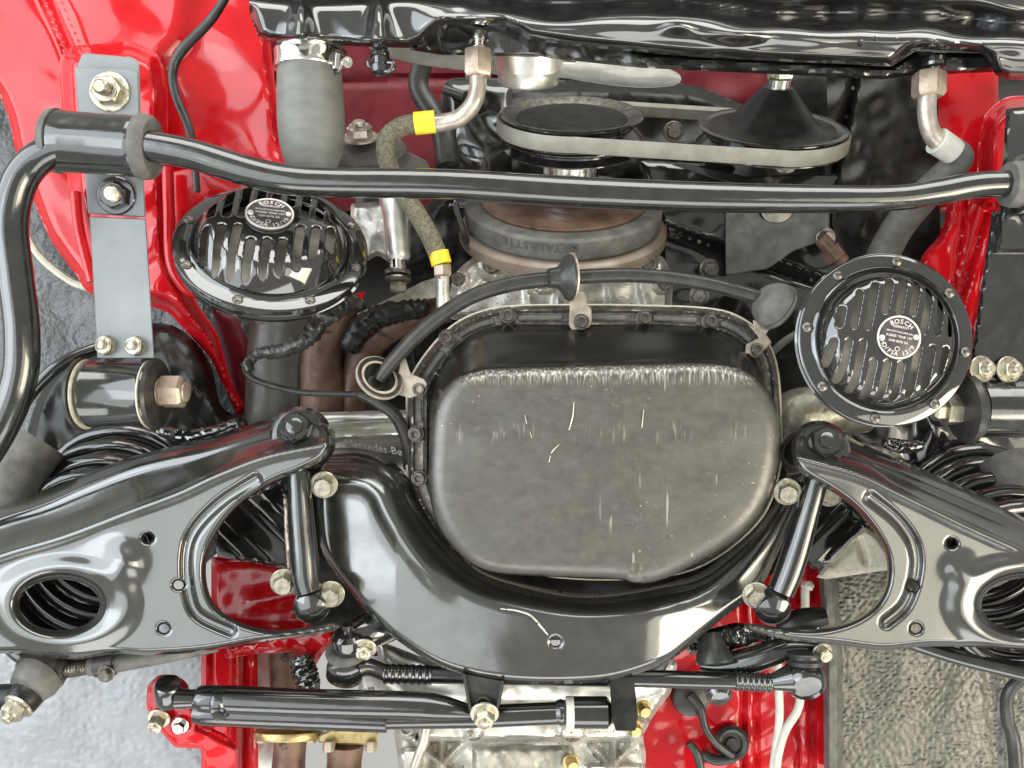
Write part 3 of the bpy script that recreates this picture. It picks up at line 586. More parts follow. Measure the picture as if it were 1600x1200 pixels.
# ------------------------------------------------------------------ horns
def slot(cx, y0, y1, wd, rot):
    r = wd/2; pts = []
    for k in range(9): a = math.pi+math.pi*k/8; pts.append((cx+r*math.cos(a), y0+r+r*math.sin(a)))
    for k in range(9): a = math.pi*k/8; pts.append((cx+r*math.cos(a), y1-r+r*math.sin(a)))
    c,s = math.cos(R_(rot)), math.sin(R_(rot)); pts = np.array(pts)
    return np.stack([pts[:,0]*c-pts[:,1]*s, pts[:,0]*s+pts[:,1]*c],1)
def horn(lab, c, n, spin, R, badge, lines, dome=0.24):
    t = thing('horn', lab, 'horn', c, 'pair of disc horns')
    k = sc(c[2]); m = frame(c, n); loc = lambda mb: apply(mb, m @ Matrix.Scale(k,4))
    sl = []
    for i in range(-4,5):
        x = i*R*0.155; yt = math.sqrt((R*0.70)**2-x*x)
        ybt = math.sqrt((R*0.73)**2-x*x)
        top0, top1 = -yt, (-R*0.06 if abs(i) > 1 else -R*0.26)
        b0, b1 = (R*0.05 if abs(i) > 1 else R*0.26), ybt
        off = -R*0.02*i
        sl.append(slot(x, top0+off, top1+off, R*0.088, spin)); sl.append(slot(x-R*0.02, b0+off, b1+off, R*0.088, spin))
    Rd = R*0.80
    def zf(X,Y,do,dh):
        r = np.sqrt(X*X+Y*Y)/Rd
        z = R*dome*(1-0.10*r*r)*(1-np.clip((r-0.74)/0.26,0,1)**2.0)
        dm = np.min(np.stack(dh),0) if dh else 99
        return z-1.0*np.clip(1-dm/1.6,0,1)**2
    part('grille', loc(MB().relief(ell(0,0,Rd,Rd,90), sl, zf, 1.8, t=3, mapped=False)), 'horn', t, angle=50)
    prof = [(R*0.78,-1),(R*0.80,4),(R*0.825,6.5),(R*0.85,4.5),(R*0.86,2.5),(R*0.98,2.5),(R,0.5),(R,-5),(R*0.97,-8),(R*0.97,-14),(R,-16),(R*0.99,-22),(R*0.86,-34),(R*0.7,-60),(R*0.3,-66),(0,-66)]
    def L(prof_, c_=(0,0,0), ax_=(0,0,1), seg=72, phase=0, cap0=True):
        q = MB(); ax_ = np.array(ax_,float); a_ = np.linspace(0,2*math.pi,seg,endpoint=False)+phase
        rings = [np.stack([c_[0]+max(r,0.01)*np.cos(a_), c_[1]+max(r,0.01)*np.sin(a_), np.full(seg,c_[2]+h_)],1)*U for r,h_ in prof_]
        return q.rings(rings, cap0, True)
    part('rim', loc(L(prof,seg=96,cap0=False)), 'horn', t)
    part('diaphragm', loc(L([(R*0.78,-12),(R*0.6,-8),(R*0.3,0),(0,1)],seg=48)), 'mesh', t)
    for i in range(8):
        a_ = R_(spin*2+i*45+12); q = L([(8,0),(7.5,3),(5,5),(0,5.6)],(R*0.915*math.cos(a_),R*0.915*math.sin(a_),2.5),seg=18)
        q.add(np.array([(x_,y_,z_) for x_,y_,z_ in [(-6,-1,8.4),(6,-1,8.4),(6,1,8.4),(-6,1,8.4)]])*U*np.array([1,1,1])+np.array([R*0.915*math.cos(a_),R*0.915*math.sin(a_),0])*U,[(0,1,2,3)])
        part('rim_screw', loc(q), 'darksteel', t)
    bx,by = badge; zb = R*dome+1
    dsc = part('name_disc', loc(L([(R*0.245,-3),(R*0.245,2),(R*0.235,3),(0,3)],(bx,by,zb),seg=48)), 'plate', t)
    rimq = MB(); a_ = np.linspace(0,2*math.pi,48,endpoint=False)
    rimq.rings([np.stack([bx+r*np.cos(a_),by+r*np.sin(a_),np.full(48,zb+h_)],1)*U for r,h_ in ((R*0.245,2.2),(R*0.245,3.6),(R*0.225,3.6),(R*0.225,2.2))],False,False)
    part('disc_edge', loc(rimq), 'ink', dsc)
    q = MB()
    def arc(txt, size, rad, mid, flip):
        adv = size*0.66/rad
        for i,ch in enumerate(txt):
            if ch == ' ': continue
            v,fc = text_mesh(ch, size)
            a = (mid+(len(txt)-1)/2*adv-i*adv) if not flip else (mid-(len(txt)-1)/2*adv+i*adv)
            up = np.array([math.cos(a),math.sin(a)])*(1 if not flip else -1); rt = np.array([up[1],-up[0]])
            o_ = np.array([math.cos(a),math.sin(a)])*rad
            xy = o_+v[:,0:1]*rt+v[:,1:2]*up
            q.add(np.column_stack([bx+xy[:,0],by+xy[:,1],zb+3.3+v[:,2]])*U, fc)
    sp = R_(-spin)
    arc('BOSCH', R*0.074, R*0.155, math.pi/2+sp, False)
    arc(lines[-1], R*0.070, R*0.208, -math.pi/2+sp, True)
    for j,(tx,szz) in enumerate(lines[:-1]):
        v,fc = text_mesh(tx, R*szz); cc,ss = math.cos(sp),math.sin(sp); yy = R*(0.115-0.055*j)-R*0.01
        x_ = v[:,0]*cc-(v[:,1]+yy)*ss; y_ = v[:,0]*ss+(v[:,1]+yy)*cc
        q.add(np.column_stack([bx+x_,by+y_,zb+3.3+v[:,2]])*U, fc)
    part('disc_lettering', loc(q), 'ink', dsc)
    a_ = np.linspace(0,2*math.pi,20,endpoint=False)
    ring = MB().rings([np.stack([bx+r*np.cos(a_)+math.sin(sp)*R*0.13,by-R*0.13+r*np.sin(a_),np.full(20,zb+4)],1)*U for r in (R*0.028,R*0.020)],False,False)
    for sgn in (-1,1):
        ring.rings([np.stack([bx+sgn*R*0.19+r*np.cos(a_),by+r*np.sin(a_),np.full(20,zb+h_)],1)*U for r,h_ in ((R*0.032,3),(R*0.028,5.5),(0.1,6))],False,False)
    part('disc_emblem', loc(ring), 'ink', dsc)
    return t
T_ = [('GERMANY',0.040),("IMPORTE D'ALLEMAGNE",0.028),('AGREE TPHP 197',0.040),('IGM 0676 SA',0.040)]
hl = horn('black oval-looking disc horn tilted away under the anti-roll bar at left', (426,383,10), (0.2,0.64,0.74), 6, 147, (-4,12), T_+['HO/FSA 12/10'], 0.33)
hr = horn('round black disc horn facing the viewer beside the right strap', (1383,531,40), (0.0,0.05,1), 12, 136, (5,0), T_+['HO/FSA 12/9'])
part('horn_bolt', MB().bolt((412,487,-52),14,14,(0,-1,0.3),True,phase=0.2), 'zinc', hl)

# ------------------------------------------------------------------ engine lumps behind
e = thing('engine_block', 'black and oily engine block filling the dark bay behind the pulleys', 'engine', (1000,300,-300))
part('block_casting', MB().relief(fillet([(690,120),(1080,130),(1300,220),(1330,420),(1230,560),(640,620),(600,380),(690,300)],30),[],lambda X,Y,do,dh:-330+10*vnoise(X,Y,90,41)+1.5*vnoise(X,Y,30,42)-40*smooth((20-do)/20),6), 'dark', e)
part('side_casting', MB().relief([(1290,105),(1465,110),(1470,420),(1330,440),(1300,300)],[],lambda X,Y,do,dh:-270+6*vnoise(X,Y,60,43)-30*np.exp(-((X-1338+0.22*(Y-110))/7)**2),5), 'dark', e)
part('side_casting', MB().relief([(1040,330),(1240,330),(1320,400),(1300,560),(1210,560),(1040,470)],[],lambda X,Y,do,dh:-230+3*vnoise(X,Y,80,44)-24*np.exp(-((Y-360-0.34*(X-1040))/8)**2),5), 'black', e)
part('pump_bracket', MB().plate(fillet([(1134,322),(1296,322),(1296,372),(1240,392),(1200,420),(1134,430)],4),-205,16,2,holes=[ell(1212,326,28,22,20)]), 'rubber', e)
part('pump_cap', MB().lathe((1212,326,-218),[(26,0),(26,8),(22,10),(0,10)],(0,0,1),28), 'dirtyalu', e)
part('arm_plate', MB().plate([(1050,258),(1060,252),(1165,276),(1260,272),(1310,276),(1300,292),(1160,292)],-150,8,1.5), 'black', e)
part('front_casting', MB().relief(fillet([(996,250),(1150,258),(1150,360),(1040,370)],10),[],wav(-240,3,70,45),5), 'black', e)
part('front_casting', MB().relief(fillet([(700,125),(800,130),(800,330),(700,330)],10),[],wav(-240,5,70,46),5), 'black', e)
part('water_pipe', MB().tube([(660,100,-260),(655,140,-260),(690,200,-250),(700,260,-240)],[16,16,18,20],14).tube([(694,140,-230),(725,150,-225)],8,12), 'rubberblk', e)
for i,(x,y,z) in enumerate(((1092,462,-150),(1290,480,-150),(1052,206,-210),(1290,372,-200),(1108,420,-190))):
    part('casting_bolt', MB().bolt((x,y,z),12,10,(0.1*i-0.2,-0.2,1),True,phase=i*.3), 'darksteel', e)
part('hydraulic_pipe', MB().tube([(1282,372,-150),(1300,392,-150),(1318,410,-150)],[11,13,11],14,straight=True).lathe((1296,388,-150),[(17,0),(17,20)],(0.6,-0.8,0),6), 'rust', e)
part('hydraulic_pipe', MB().tube([(1205,552,-120),(1228,532,-118),(1256,516,-118)],[6,6,6],12), 'rubber', e)
part('timing_bracket', MB().plate(fillet([(706,318),(716,316),(736,386),(726,392)],3),-150,10,2), 'wet', e)

c = thing('timing_cover', 'pale cast aluminium cover with ribs between the damper and the sump', 'engine cover', (860,440,-150))
def zc(X,Y,do,dh):
    z = -150+3*vnoise(X,Y,45,51)-34*smooth((12-do)/12)
    for a_,b_ in (((812,395),(830,480)),((945,395),(955,480)),((880,400),(870,480)),((720,470),(760,425)),((760,425),(800,440)),((990,400),(1010,480)),((900,425),(960,400))):
        z += 9*np.exp(-(seg_dist(X,Y,np.array([a_,b_],float),False)[0]/6)**2)
    for x,y,r in ((768,415,26),(716,436,20),(1016,410,26),(1036,444,18),(850,440,22)):
        rr = np.hypot(X-x,Y-y); z += 14*smooth((r-rr)/6)-10*smooth((r*0.55-rr)/4)
    return z-10*np.exp(-((X-975)/22)**2-((Y-415)/14)**2)
part('cover_casting', MB().relief(fillet([(702,500),(704,446),(716,420),(750,394),(830,380),(880,398),(960,396),(1020,392),(1040,404),(1052,440),(1048,500)],10),[],zc,3.2,t=40), 'alu', c)
for x,y,r in ((768,415,11),(716,436,8),(1014,412,12),(1038,444,8)):
    part('cover_bolt', MB().bolt((x,y,-142),r,8,(0,-0.1,1),True,socket=True), 'darksteel', c)
for x,y in ((790,402),(990,400)):
    part('tapped_boss', MB().lathe((x,y,-156),[(14,0),(13,14),(8,16),(6,6),(0,6)],(0,0,1),20), 'alu', c)

g = thing('alternator_bracket', 'pale cast bracket with long boss and bolt stack right of the oval horn', 'bracket', (620,380,-120))
part('bracket_web', MB().relief(fillet([(548,318),(640,312),(640,408),(612,412),(590,398),(572,410),(548,400)],6),[],lambda X,Y,do,dh:-140+3*vnoise(X,Y,40,52)-16*smooth((8-do)/8)-20*smooth((600-X)/50),3.2,t=26), 'alu', g)
part('boss', MB().tube([(618,308,-120),(620,340,-118),(622,400,-116),(622,406,-116)],[26,22,20,17],24,straight=True), 'aluclean', g)
part('spacer', MB().tube([(622,404,-116),(622,424,-116)],13,20,straight=True), 'steel', g)
part('washer', MB().lathe((622,422,-116),[(10,0),(20,1),(21,4),(20,8),(10,9)],(0,-1,0.15),32).lathe((622,433,-116),[(10,0),(20,1),(21,4),(18,7),(10,8)],(0,-1,0.15),32), 'darksteel', g)
part('bracket_bolt', MB().lathe((622,442,-116),[(12,0),(14,2),(14,12),(11,14)],(0,-1,0.2),6,0.3), 'zinc', g)
part('heat_plate', MB().plate([(558,490),(600,470),(660,440),(684,432),(686,464),(640,474),(600,486),(562,504)],-190,6,1), 'dirtyalu', g)
k = thing('engine_mount', 'grey mount disc with dirty nut behind the radiator hose', 'engine mount', (566,230,-170))
part('mount_disc', MB().lathe((570,240,-190),[(0,0),(62,0),(66,6),(60,12),(20,16),(0,16)],(0,0.75,0.55),40), 'rubber', k)
part('mount_nut', MB().bolt((563,216,-170),20,16,(0,0.72,0.55),True,stud=8,phase=0.2), 'pipe', k)
part('mount_plate', MB().plate(fillet([(560,232),(640,238),(668,252),(672,264),(640,270),(540,272)],6),-200,8,1.5), 'rubber', k)
part('mount_block', MB().relief(fillet([(556,262),(648,262),(640,330),(556,330)],8),[],wav(-220,3,40,53),5), 'rubber', k)

x = thing('exhaust_manifold', 'rust brown exhaust pipes left of the sump', 'exhaust', (520,560,-230))
part('down_pipe', MB().tube([(505,680,-220),(503,610,-220),(505,550,-225),(528,500,-235),(560,470,-245)],[33,33,32,28,24],24), 'rust', x)
part('down_pipe', MB().tube([(545,680,-250),(552,610,-245),(572,545,-240),(610,510,-235),(660,492,-235),(700,480,-235)],[26,27,26,25,24,24],24), 'rust', x)
part('heat_wrap', MB().tube([(542,545,-200),(566,512,-196),(600,492,-196),(640,484,-196),(668,480,-196)],[16,18,18,16,14],14,noise=0.15), 'dark', x)
sb = thing('steering_box', 'tapered bright aluminium housing between left arm and sump', 'housing', (560,680,-150))
part('housing', MB().relief(fillet([(420,660),(480,645),(645,640),(650,780),(600,760),(530,720),(440,700)],8),[],lambda X,Y,do,dh:-150-30*np.exp(-((Y-672+0.05*(X-500))/7)**2)+20*np.cos((Y-655)/22)-10*smooth((6-do)/6),3,t=30), 'aluclean', sb)
v,fc = text_mesh('Mercedes-Benz', 17); rr_ = R_(-9); q = MB()
q.add(P(np.column_stack([592+v[:,0]*math.cos(rr_)+v[:,1]*math.sin(-rr_)*-1, 706-(v[:,0]*math.sin(rr_)+v[:,1]*math.cos(rr_)), np.full(len(v),-128.)+v[:,2]])), fc)
part('cast_lettering', q, 'alu', sb)
part('exhaust_elbow', MB().lathe((1246,650,-120),[(46,-60),(47,-10),(44,10),(36,28),(20,40),(0,44)],(0.1,0.2,1),40), 'aluclean', sb) if False else None
el = tag(part('exhaust_elbow', MB().tube([(1190,690,-190),(1222,670,-170),(1250,648,-160),(1300,640,-170),(1350,640,-190)],[38,42,42,36,36],28), 'dirtyalu'), 'dull metal pipe elbow between the sump and the round horn', 'pipe elbow')

# dark masses around the suspension
dm = thing('suspension_turret', 'dark painted turret and shield behind the left strap', 'suspension turret', (260,600,-200))
part('turret_shell', MB().relief(crom([(110,560),(180,540),(240,505),(290,520),(330,570),(350,640),(420,660),(420,760),(260,800),(80,780),(40,700),(70,600)],5,True),[],lambda X,Y,do,dh:-230+9*vnoise(X,Y,60,61)+26*np.exp(-((X-290)/60)**2-((Y-600)/60)**2)-30*smooth((16-do)/16),4,t=20), 'dark', dm)
part('weld_bead', MB().tube([(250,672,-120),(290,682,-110),(330,676,-108),(372,660,-108)],[9,12,11,9],14,n=14,noise=0.12,seed=3), 'wet', dm)
part('brake_hose', MB().tube([(30,640,-60),(60,600,-60),(100,566,-70),(150,545,-90),(180,540,-110)],[10]*5,14), 'black', dm)
part('shock_tube', MB().tube([(10,800,-80),(30,730,-100),(62,690,-120)],[46,44,42],30,straight=True), 'rubber', dm)
dm = thing('suspension_turret', 'dark painted turret behind the round horn and right arm', 'suspension turret', (1450,700,-200))
part('turret_shell', MB().relief(crom([(1230,640),(1330,620),(1440,560),(1520,600),(1640,640),(1640,800),(1500,800),(1330,780),(1250,720)],5,True),[],lambda X,Y,do,dh:-200+6*vnoise(X,Y,80,62)+26*np.exp(-((X-1480)/40)**2-((Y-660)/50)**2)-30*smooth((16-do)/16),4,t=20), 'black', dm)
part('shock_tube', MB().tube([(1600,820,-80),(1585,750,-100),(1566,716,-120)],[40,38,36],28,straight=True), 'rubber', dm)
part('weld_bead', MB().tube([(1380,690,-110),(1410,698,-106),(1440,696,-106)],[8,11,8],14,n=14,noise=0.12,seed=5), 'wet', dm)
# coil springs
def spring(lab, c0, c1, R, r, turns, m='black'):
    pts = []; n = int(turns*20)
    for i in range(n+1):
        t_ = i/n; a_ = 2*math.pi*turns*t_
        pts.append((c0[0]+(c1[0]-c0[0])*t_+R*math.cos(a_), c0[1]+(c1[1]-c0[1])*t_+R*math.sin(a_), c0[2]+(c1[2]-c0[2])*t_))
    return tag(part('coil_spring', MB().tube(pts, r, 12, 2), m), lab, 'spring', 'coil springs above the lower arms')
spring('black coil spring seen above and through the left lower arm', (95,930,10), (190,790,-230), 122, 13, 6)
spring('black coil spring seen above and through the right lower arm', (1606,930,10), (1500,800,-230), 122, 13, 6)

# ------------------------------------------------------------------ wiring and the cable over the sump
wq = thing('wire', 'thin black wire running down the red left fender', 'wire', (360,0,-100))
part('wire_sheath', MB().tube([(362,-20,-130),(330,30,-150),(285,78,-160),(270,112,-165),(275,150,-165),(295,200,-165),(303,245,-165),(308,300,-165)],[6,7.5,8,7,7,7,6,5],12), 'rubberblk', wq)
hn = thing('wiring_harness', 'taped black wiring harness hanging under the oval horn', 'wiring harness', (480,540,-90))
part('taped_loom', MB().tube([(560,470,-150),(530,482,-120),(505,500,-90),(480,528,-86),(440,548,-86),(405,552,-88),(388,566,-90)],[13,14,13,14,11,9,8],14,n=12,noise=0.16,seed=2), 'tape', hn)
part('taped_end', MB().tube([(488,488,-86),(500,492,-74),(530,498,-70)],[6,9,5],10,noise=0.3), 'tape', hn)
part('red_tag', MB().plate(fillet([(556,458),(572,456),(564,468)],2),-110,3,0.5), 'red', hn)
part('single_wire', MB().tube([(388,562,-86),(384,578,-84),(396,592,-84),(430,604,-84),(480,614,-84),(560,616,-80)],[6,6,5,5,5,5],10), 'rubberblk', hn)
part('wire_sleeve', MB().tube([(384,566,-80),(390,580,-78)],9,12), 'tape', hn)

cb = thing('control_cable', 'black cable arching over the sump through three rubber cone grommets', 'cable', (880,430,-20))
part('cable_sheath', MB().tube([(592,592,-20),(612,566,-15),(645,530,-10),(690,492,-8),(740,462,-6),(800,444,-6),(860,436,-6),(900,433,-8),(960,430,-10),(1010,431,-12),(1060,436,-16),(1120,447,-20),(1200,468,-24)],[10,11,12,12,12,12,12,11.5,11.5,11.5,11.5,11.5,11],20), 'rubberblk', cb)
part('cable_sheath', MB().tube([(560,612,-40),(590,628,-50),(618,650,-60),(636,690,-70),(640,730,-90)],[10,10,10,10,10],14), 'rubberblk', cb)
def grom(c_, ax_, s=1.0, sgn=1):
    t_ = part('grommet', MB().lathe(c_,[(10*s,-26*s),(15*s,-24*s),(17*s,-10*s),(24*s,-2*s),(34*s,4*s),(37*s,8*s),(36*s,12*s),(32*s,11*s),(22*s,0),(13*s,-8*s),(11*s,-8*s)],ax_,40), 'rubberblk', cb)
    return t_
grom((880,434,-4), (1,0.05,-0.25)); part('clip_ring', MB().lathe((891,433,-7),[(26,0),(38,0),(38,3),(26,3)],(1,0.05,-0.25),36,caps=False), 'clip', cb)
part('grommet', MB().lathe((1206,474,-18),[(11,-24),(18,-22),(26,-16),(33,-8),(37,2),(38,6),(34,7),(35,10),(39,12),(38,16),(30,17)],(1,-0.62,-0.45),40), 'rubber', cb); part('clip_ring', MB().lathe((1213,478,-26),[(26,0),(37,0),(37,3),(26,3)],(1,-0.62,-0.55),36,caps=False), 'clip', cb)
grom((590,594,-16), (0.50,0.52,0.70),1.0); part('clip_ring', MB().lathe((590,594,-16),[(26,3),(39,5),(39,9),(26,9)],(0.50,0.52,0.70),36,caps=False), 'clip', cb)
part('bracket', MB().plate(fillet([(892,462),(896,455),(914,457),(918,476),(924,482),(925,500),(920,512),(894,516),(889,508),(890,480)],3),-38,5,1.2), 'clip', cb)
part('bracket', MB().plate(fillet([(1168,506),(1196,520),(1206,535),(1186,556),(1164,552),(1166,538),(1186,528)],2),-34,5,1.2), 'clip', cb)
part('bracket', MB().plate([(608,590),(622,584),(626,562),(634,560),(642,584),(662,592),(668,600),(660,616),(640,622),(606,612)],-30,6,1.2), 'clip', cb)
part('bracket', MB().plate(fillet([(1176,500),(1210,504),(1196,524),(1180,516)],2),-30,5,1.2), 'clip', cb)

# ------------------------------------------------------------------ sump
s = thing('oil_pan', 'large worn grey-black oil pan with scratched flat bottom and bolted flange', 'oil pan', (940,700,-60))
fl = crom([(638,740),(638,680),(638,612),(656,568),(700,516),(745,490),(800,479),(900,477),(1000,478),(1100,482),(1150,494),(1190,524),(1212,570),(1219,650),(1216,740),(1180,820),(1080,890),(940,905),(800,890),(700,850),(655,795)],6,True)
def inset(poly, c, k): return np.array(c)+(poly-np.array(c))*k
part('gasket', MB().plate(inset(fl,(930,700),1.010),-76,14,2), 'cream', s)
zfl = lambda X,Y,do,dh: -62-6*smooth((6-do)/6)+7*np.exp(-((do-7)/3.0)**2)+9*np.exp(-((do-29)/3.0)**2)
part('flange', MB().relief(fl,[inset(fl,(935,700),0.80)],zfl,3,t=16), 'darksteel', s)
pads = []
def along(poly, t0, t1, off, wd):
    seg = np.concatenate([poly,poly[:1]]); ln = np.concatenate([[0],np.cumsum(np.linalg.norm(np.diff(seg,axis=0),axis=1))])
    tt = np.linspace(t0,t1,10); pts = np.stack([np.interp(tt,ln,seg[:,0]),np.interp(tt,ln,seg[:,1])],1)
    d_ = np.gradient(pts,axis=0); d_ /= np.linalg.norm(d_,axis=1,keepdims=True); n_ = np.stack([-d_[:,1],d_[:,0]],1)
    return np.concatenate([pts+n_*(off-wd/2),(pts+n_*(off+wd/2))[::-1]])
bolts = [(655,747),(650,678),(655,608),(698,527),(793,493),(908,503),(1006,497),(1109,502),(1180,546)]
segp = np.concatenate([fl,fl[:1]]); lnp = np.concatenate([[0],np.cumsum(np.linalg.norm(np.diff(segp,axis=0),axis=1))])
def tof(p_): return lnp[np.argmin(np.hypot(segp[:,0]-p_[0],segp[:,1]-p_[1]))]
ts = [tof(b_) for b_ in bolts]
for i in range(len(bolts)-1):
    if ts[i+1]-ts[i] > 50: part('flange_pad', MB().plate(fillet(along(fl,ts[i]+20,ts[i+1]-20,18,9),3,2),-58,8,2), 'rubber', s)
for i,(bx_,by_) in enumerate(bolts):
    part('flange_bolt', MB().bolt((bx_,by_,-38 if i in (2,5,8) else -58),9.5,11,(0,0.02,1),True,socket=True), 'darksteel', s)
cen = np.array([945.,715.]); NA = 160; ang = np.linspace(0,2*math.pi,NA,endpoint=False)
def polar(poly):
    out = []; k_ = len(poly)
    for a_ in ang:
        d_ = np.array([math.cos(a_),math.sin(a_)]); best = 0
        for i in range(k_):
            p_ = poly[i]-cen; e_ = poly[(i+1)%k_]-poly[i]; den = d_[0]*e_[1]-d_[1]*e_[0]
            if abs(den) < 1e-9: continue
            t_ = (p_[0]*e_[1]-p_[1]*e_[0])/den; u_ = (p_[0]*d_[1]-p_[1]*d_[0])/den
            if t_ > 0 and -1e-6 <= u_ <= 1+1e-6: best = max(best,t_)
        out.append(best)
    return np.array(out)
inn = crom([(672,740),(670,680),(672,620),(690,570),(728,528),(770,510),(850,507),(1000,507),(1090,510),(1140,522),(1172,548),(1190,590),(1196,660),(1190,740),(1150,820),(1060,880),(940,890),(800,880),(710,840),(680,790)],6,True)
btm = crom([(672,700),(676,650),(690,612),(716,588),(760,577),(850,573),(950,570),(1050,567),(1110,567),(1160,577),(1196,604),(1216,640),(1221,690),(1214,740),(1196,790),(1160,835),(1110,868),(1050,900),(1005,913),(975,906),(900,903),(790,897),(742,885),(702,850),(678,806),(670,755)],6,True)
rA, rB = polar(inn), polar(btm)
rB = np.convolve(np.concatenate([rB[-2:],rB,rB[:2]]),[.1,.2,.4,.2,.1],'valid')
def ringat(r_, z_): return P(np.column_stack([cen[0]+r_*np.cos(ang), cen[1]+r_*np.sin(ang), (z_ if np.ndim(z_) else np.full(NA,float(z_)))]))
rings = [ringat(rA,-60), ringat(rA*0.995+0.005*rB,-52), ringat(rA*0.75+rB*0.25,-30), ringat(rA*0.45+rB*0.55,-4), ringat(rA*0.15+rB*0.85,20)]
for q_ in (0,15,30,45,60,75,90):
    a_ = R_(q_); rings.append(ringat(rB-26*(1-math.cos(a_)), 30+24*math.sin(a_)))
for k_ in (0.92,0.84,0.7,0.5,0.3,0.12,0.01):
    bx_ = cen[0]+(rB-26)*k_*np.cos(ang); by_ = cen[1]+(rB-26)*k_*np.sin(ang)
    rings.append(ringat((rB-26)*k_, 54+3*(1-k_)+2.0*vnoise(bx_,by_,120,71)*(k_<0.9)))
part('pan', MB().rings(rings,False,True), 'sump', s, angle=60)
part('drain_boss', MB().lathe((994,886,44),[(26,-10),(25,0),(20,7),(10,10),(0,11)],(0,-0.1,1),32), 'sumpboss', s)
for pts_ in ([(897,628,57.0),(895,650,57.0),(889,672,57.0)],[(874,694,57.6),(866,702,57.6),(861,708,57.6)],[(860,712,57.4),(858,722,57.4)],[(1006,640,57),(1003,668,57)],[(820,648,57.5),(823,662,57.5)],[(828,674,57.5),(831,684,57.5)]):
    part('scratch', MB().tube(pts_,[0.5,1.1,0.8] if len(pts_)==3 else [0.5,0.8],6), 'clip', s)
sm = thing('starter_motor', 'oily black starter motor standing upright behind the taped harness', 'starter motor', (455,560,-270))
part('motor_body', MB().tube([(458,470,-280),(456,480,-280),(452,560,-280),(448,650,-280),(448,700,-280)],[50,62,64,64,60],36,straight=True), 'oily', sm)
part('motor_band', MB().tube([(397,560,-240),(402,640,-240),(400,690,-240)],3,8), 'rubber', sm)
# ------------------------------------------------------------------ crossmember
cm = thing('crossmember', 'big glossy black crescent crossmember cradling the oil pan', 'crossmember', (870,980,0))
ups = crom([(515,700),(560,700),(600,712),(634,742),(656,786),(690,838),(740,884),(800,908),(900,926),(1000,920),(1080,898),(1130,860),(1180,800),(1205,752),(1222,700)],5)
lows = crom([(1262,690),(1262,760),(1240,810),(1212,872),(1186,922),(1140,958),(1100,990),(1056,1026),(1010,1048),(950,1064),(880,1069),(800,1067),(740,1058),(680,1038),(620,1000),(572,955),(548,925),(520,890),(500,850),(494,780),(500,735)],5)
cmo = np.concatenate([ups,lows])
def zcm(X,Y,do,dh):
    du = seg_dist(X,Y,ups,False)[0]; dl = seg_dist(X,Y,lows,False)[0]
    z = 10-((X-880)/360)**2*24+1.0*vnoise(X,Y,160,81)
    wdt = 54.0
    z = z-70*np.clip(1-du/wdt,0,1)**2.4-0.17*np.clip(X-1000,0,None)**1.08*smooth((X-1000)/80)-0.16*np.clip(620-X,0,None)
    z += 10*np.exp(-((du-wdt)/14)**2)*smooth((720-X)/80)
    z -= 6*np.exp(-((du-wdt*0.45)/7)**2)*smooth((800-X)/80)
    z -= 16*np.clip(1-dl/12,0,1)**2
    hh = np.hypot(X-868,Y-1003)
    return z-6*smooth((12-hh)/6)
part('beam_shell', MB().relief(cmo,[ell(868,1003,8,6,14)],zcm,3,t=50), 'arm', cm, angle=60)
part('crease', MB().tube([(782,951,12),(808,954,13),(830,962,13),(846,980,12),(856,992,10)],[0.8,1.6,1.8,1.8,0.6],8), 'alu', cm)
part('damper_bracket', MB().plate([(722,1052),(788,1064),(782,1100),(774,1112),(738,1112),(730,1090)],2,8,1.5).plate([(722,1052),(727,1053),(738,1112),(733,1112)],14,12,1).plate([(783,1063),(788,1064),(778,1112),(774,1112)],14,12,1), 'rubberblk', cm)
part('bracket_nut', MB().bolt((757,1114,8),17,16,(0,-0.5,1),True,stud=6,phase=0.2), 'zinc', cm)
part('bracket_hole', MB().lathe((755,1098,4),[(12,-6),(12,6),(9,6),(9,-2),(0,-2)],(0,0,1),20), 'rubberblk', cm)
part('damper_bracket', MB().plate(fillet([(952,1058),(990,1056),(997,1118),(993,1142),(962,1142),(956,1120)],3),-4,22,2), 'dark', cm)
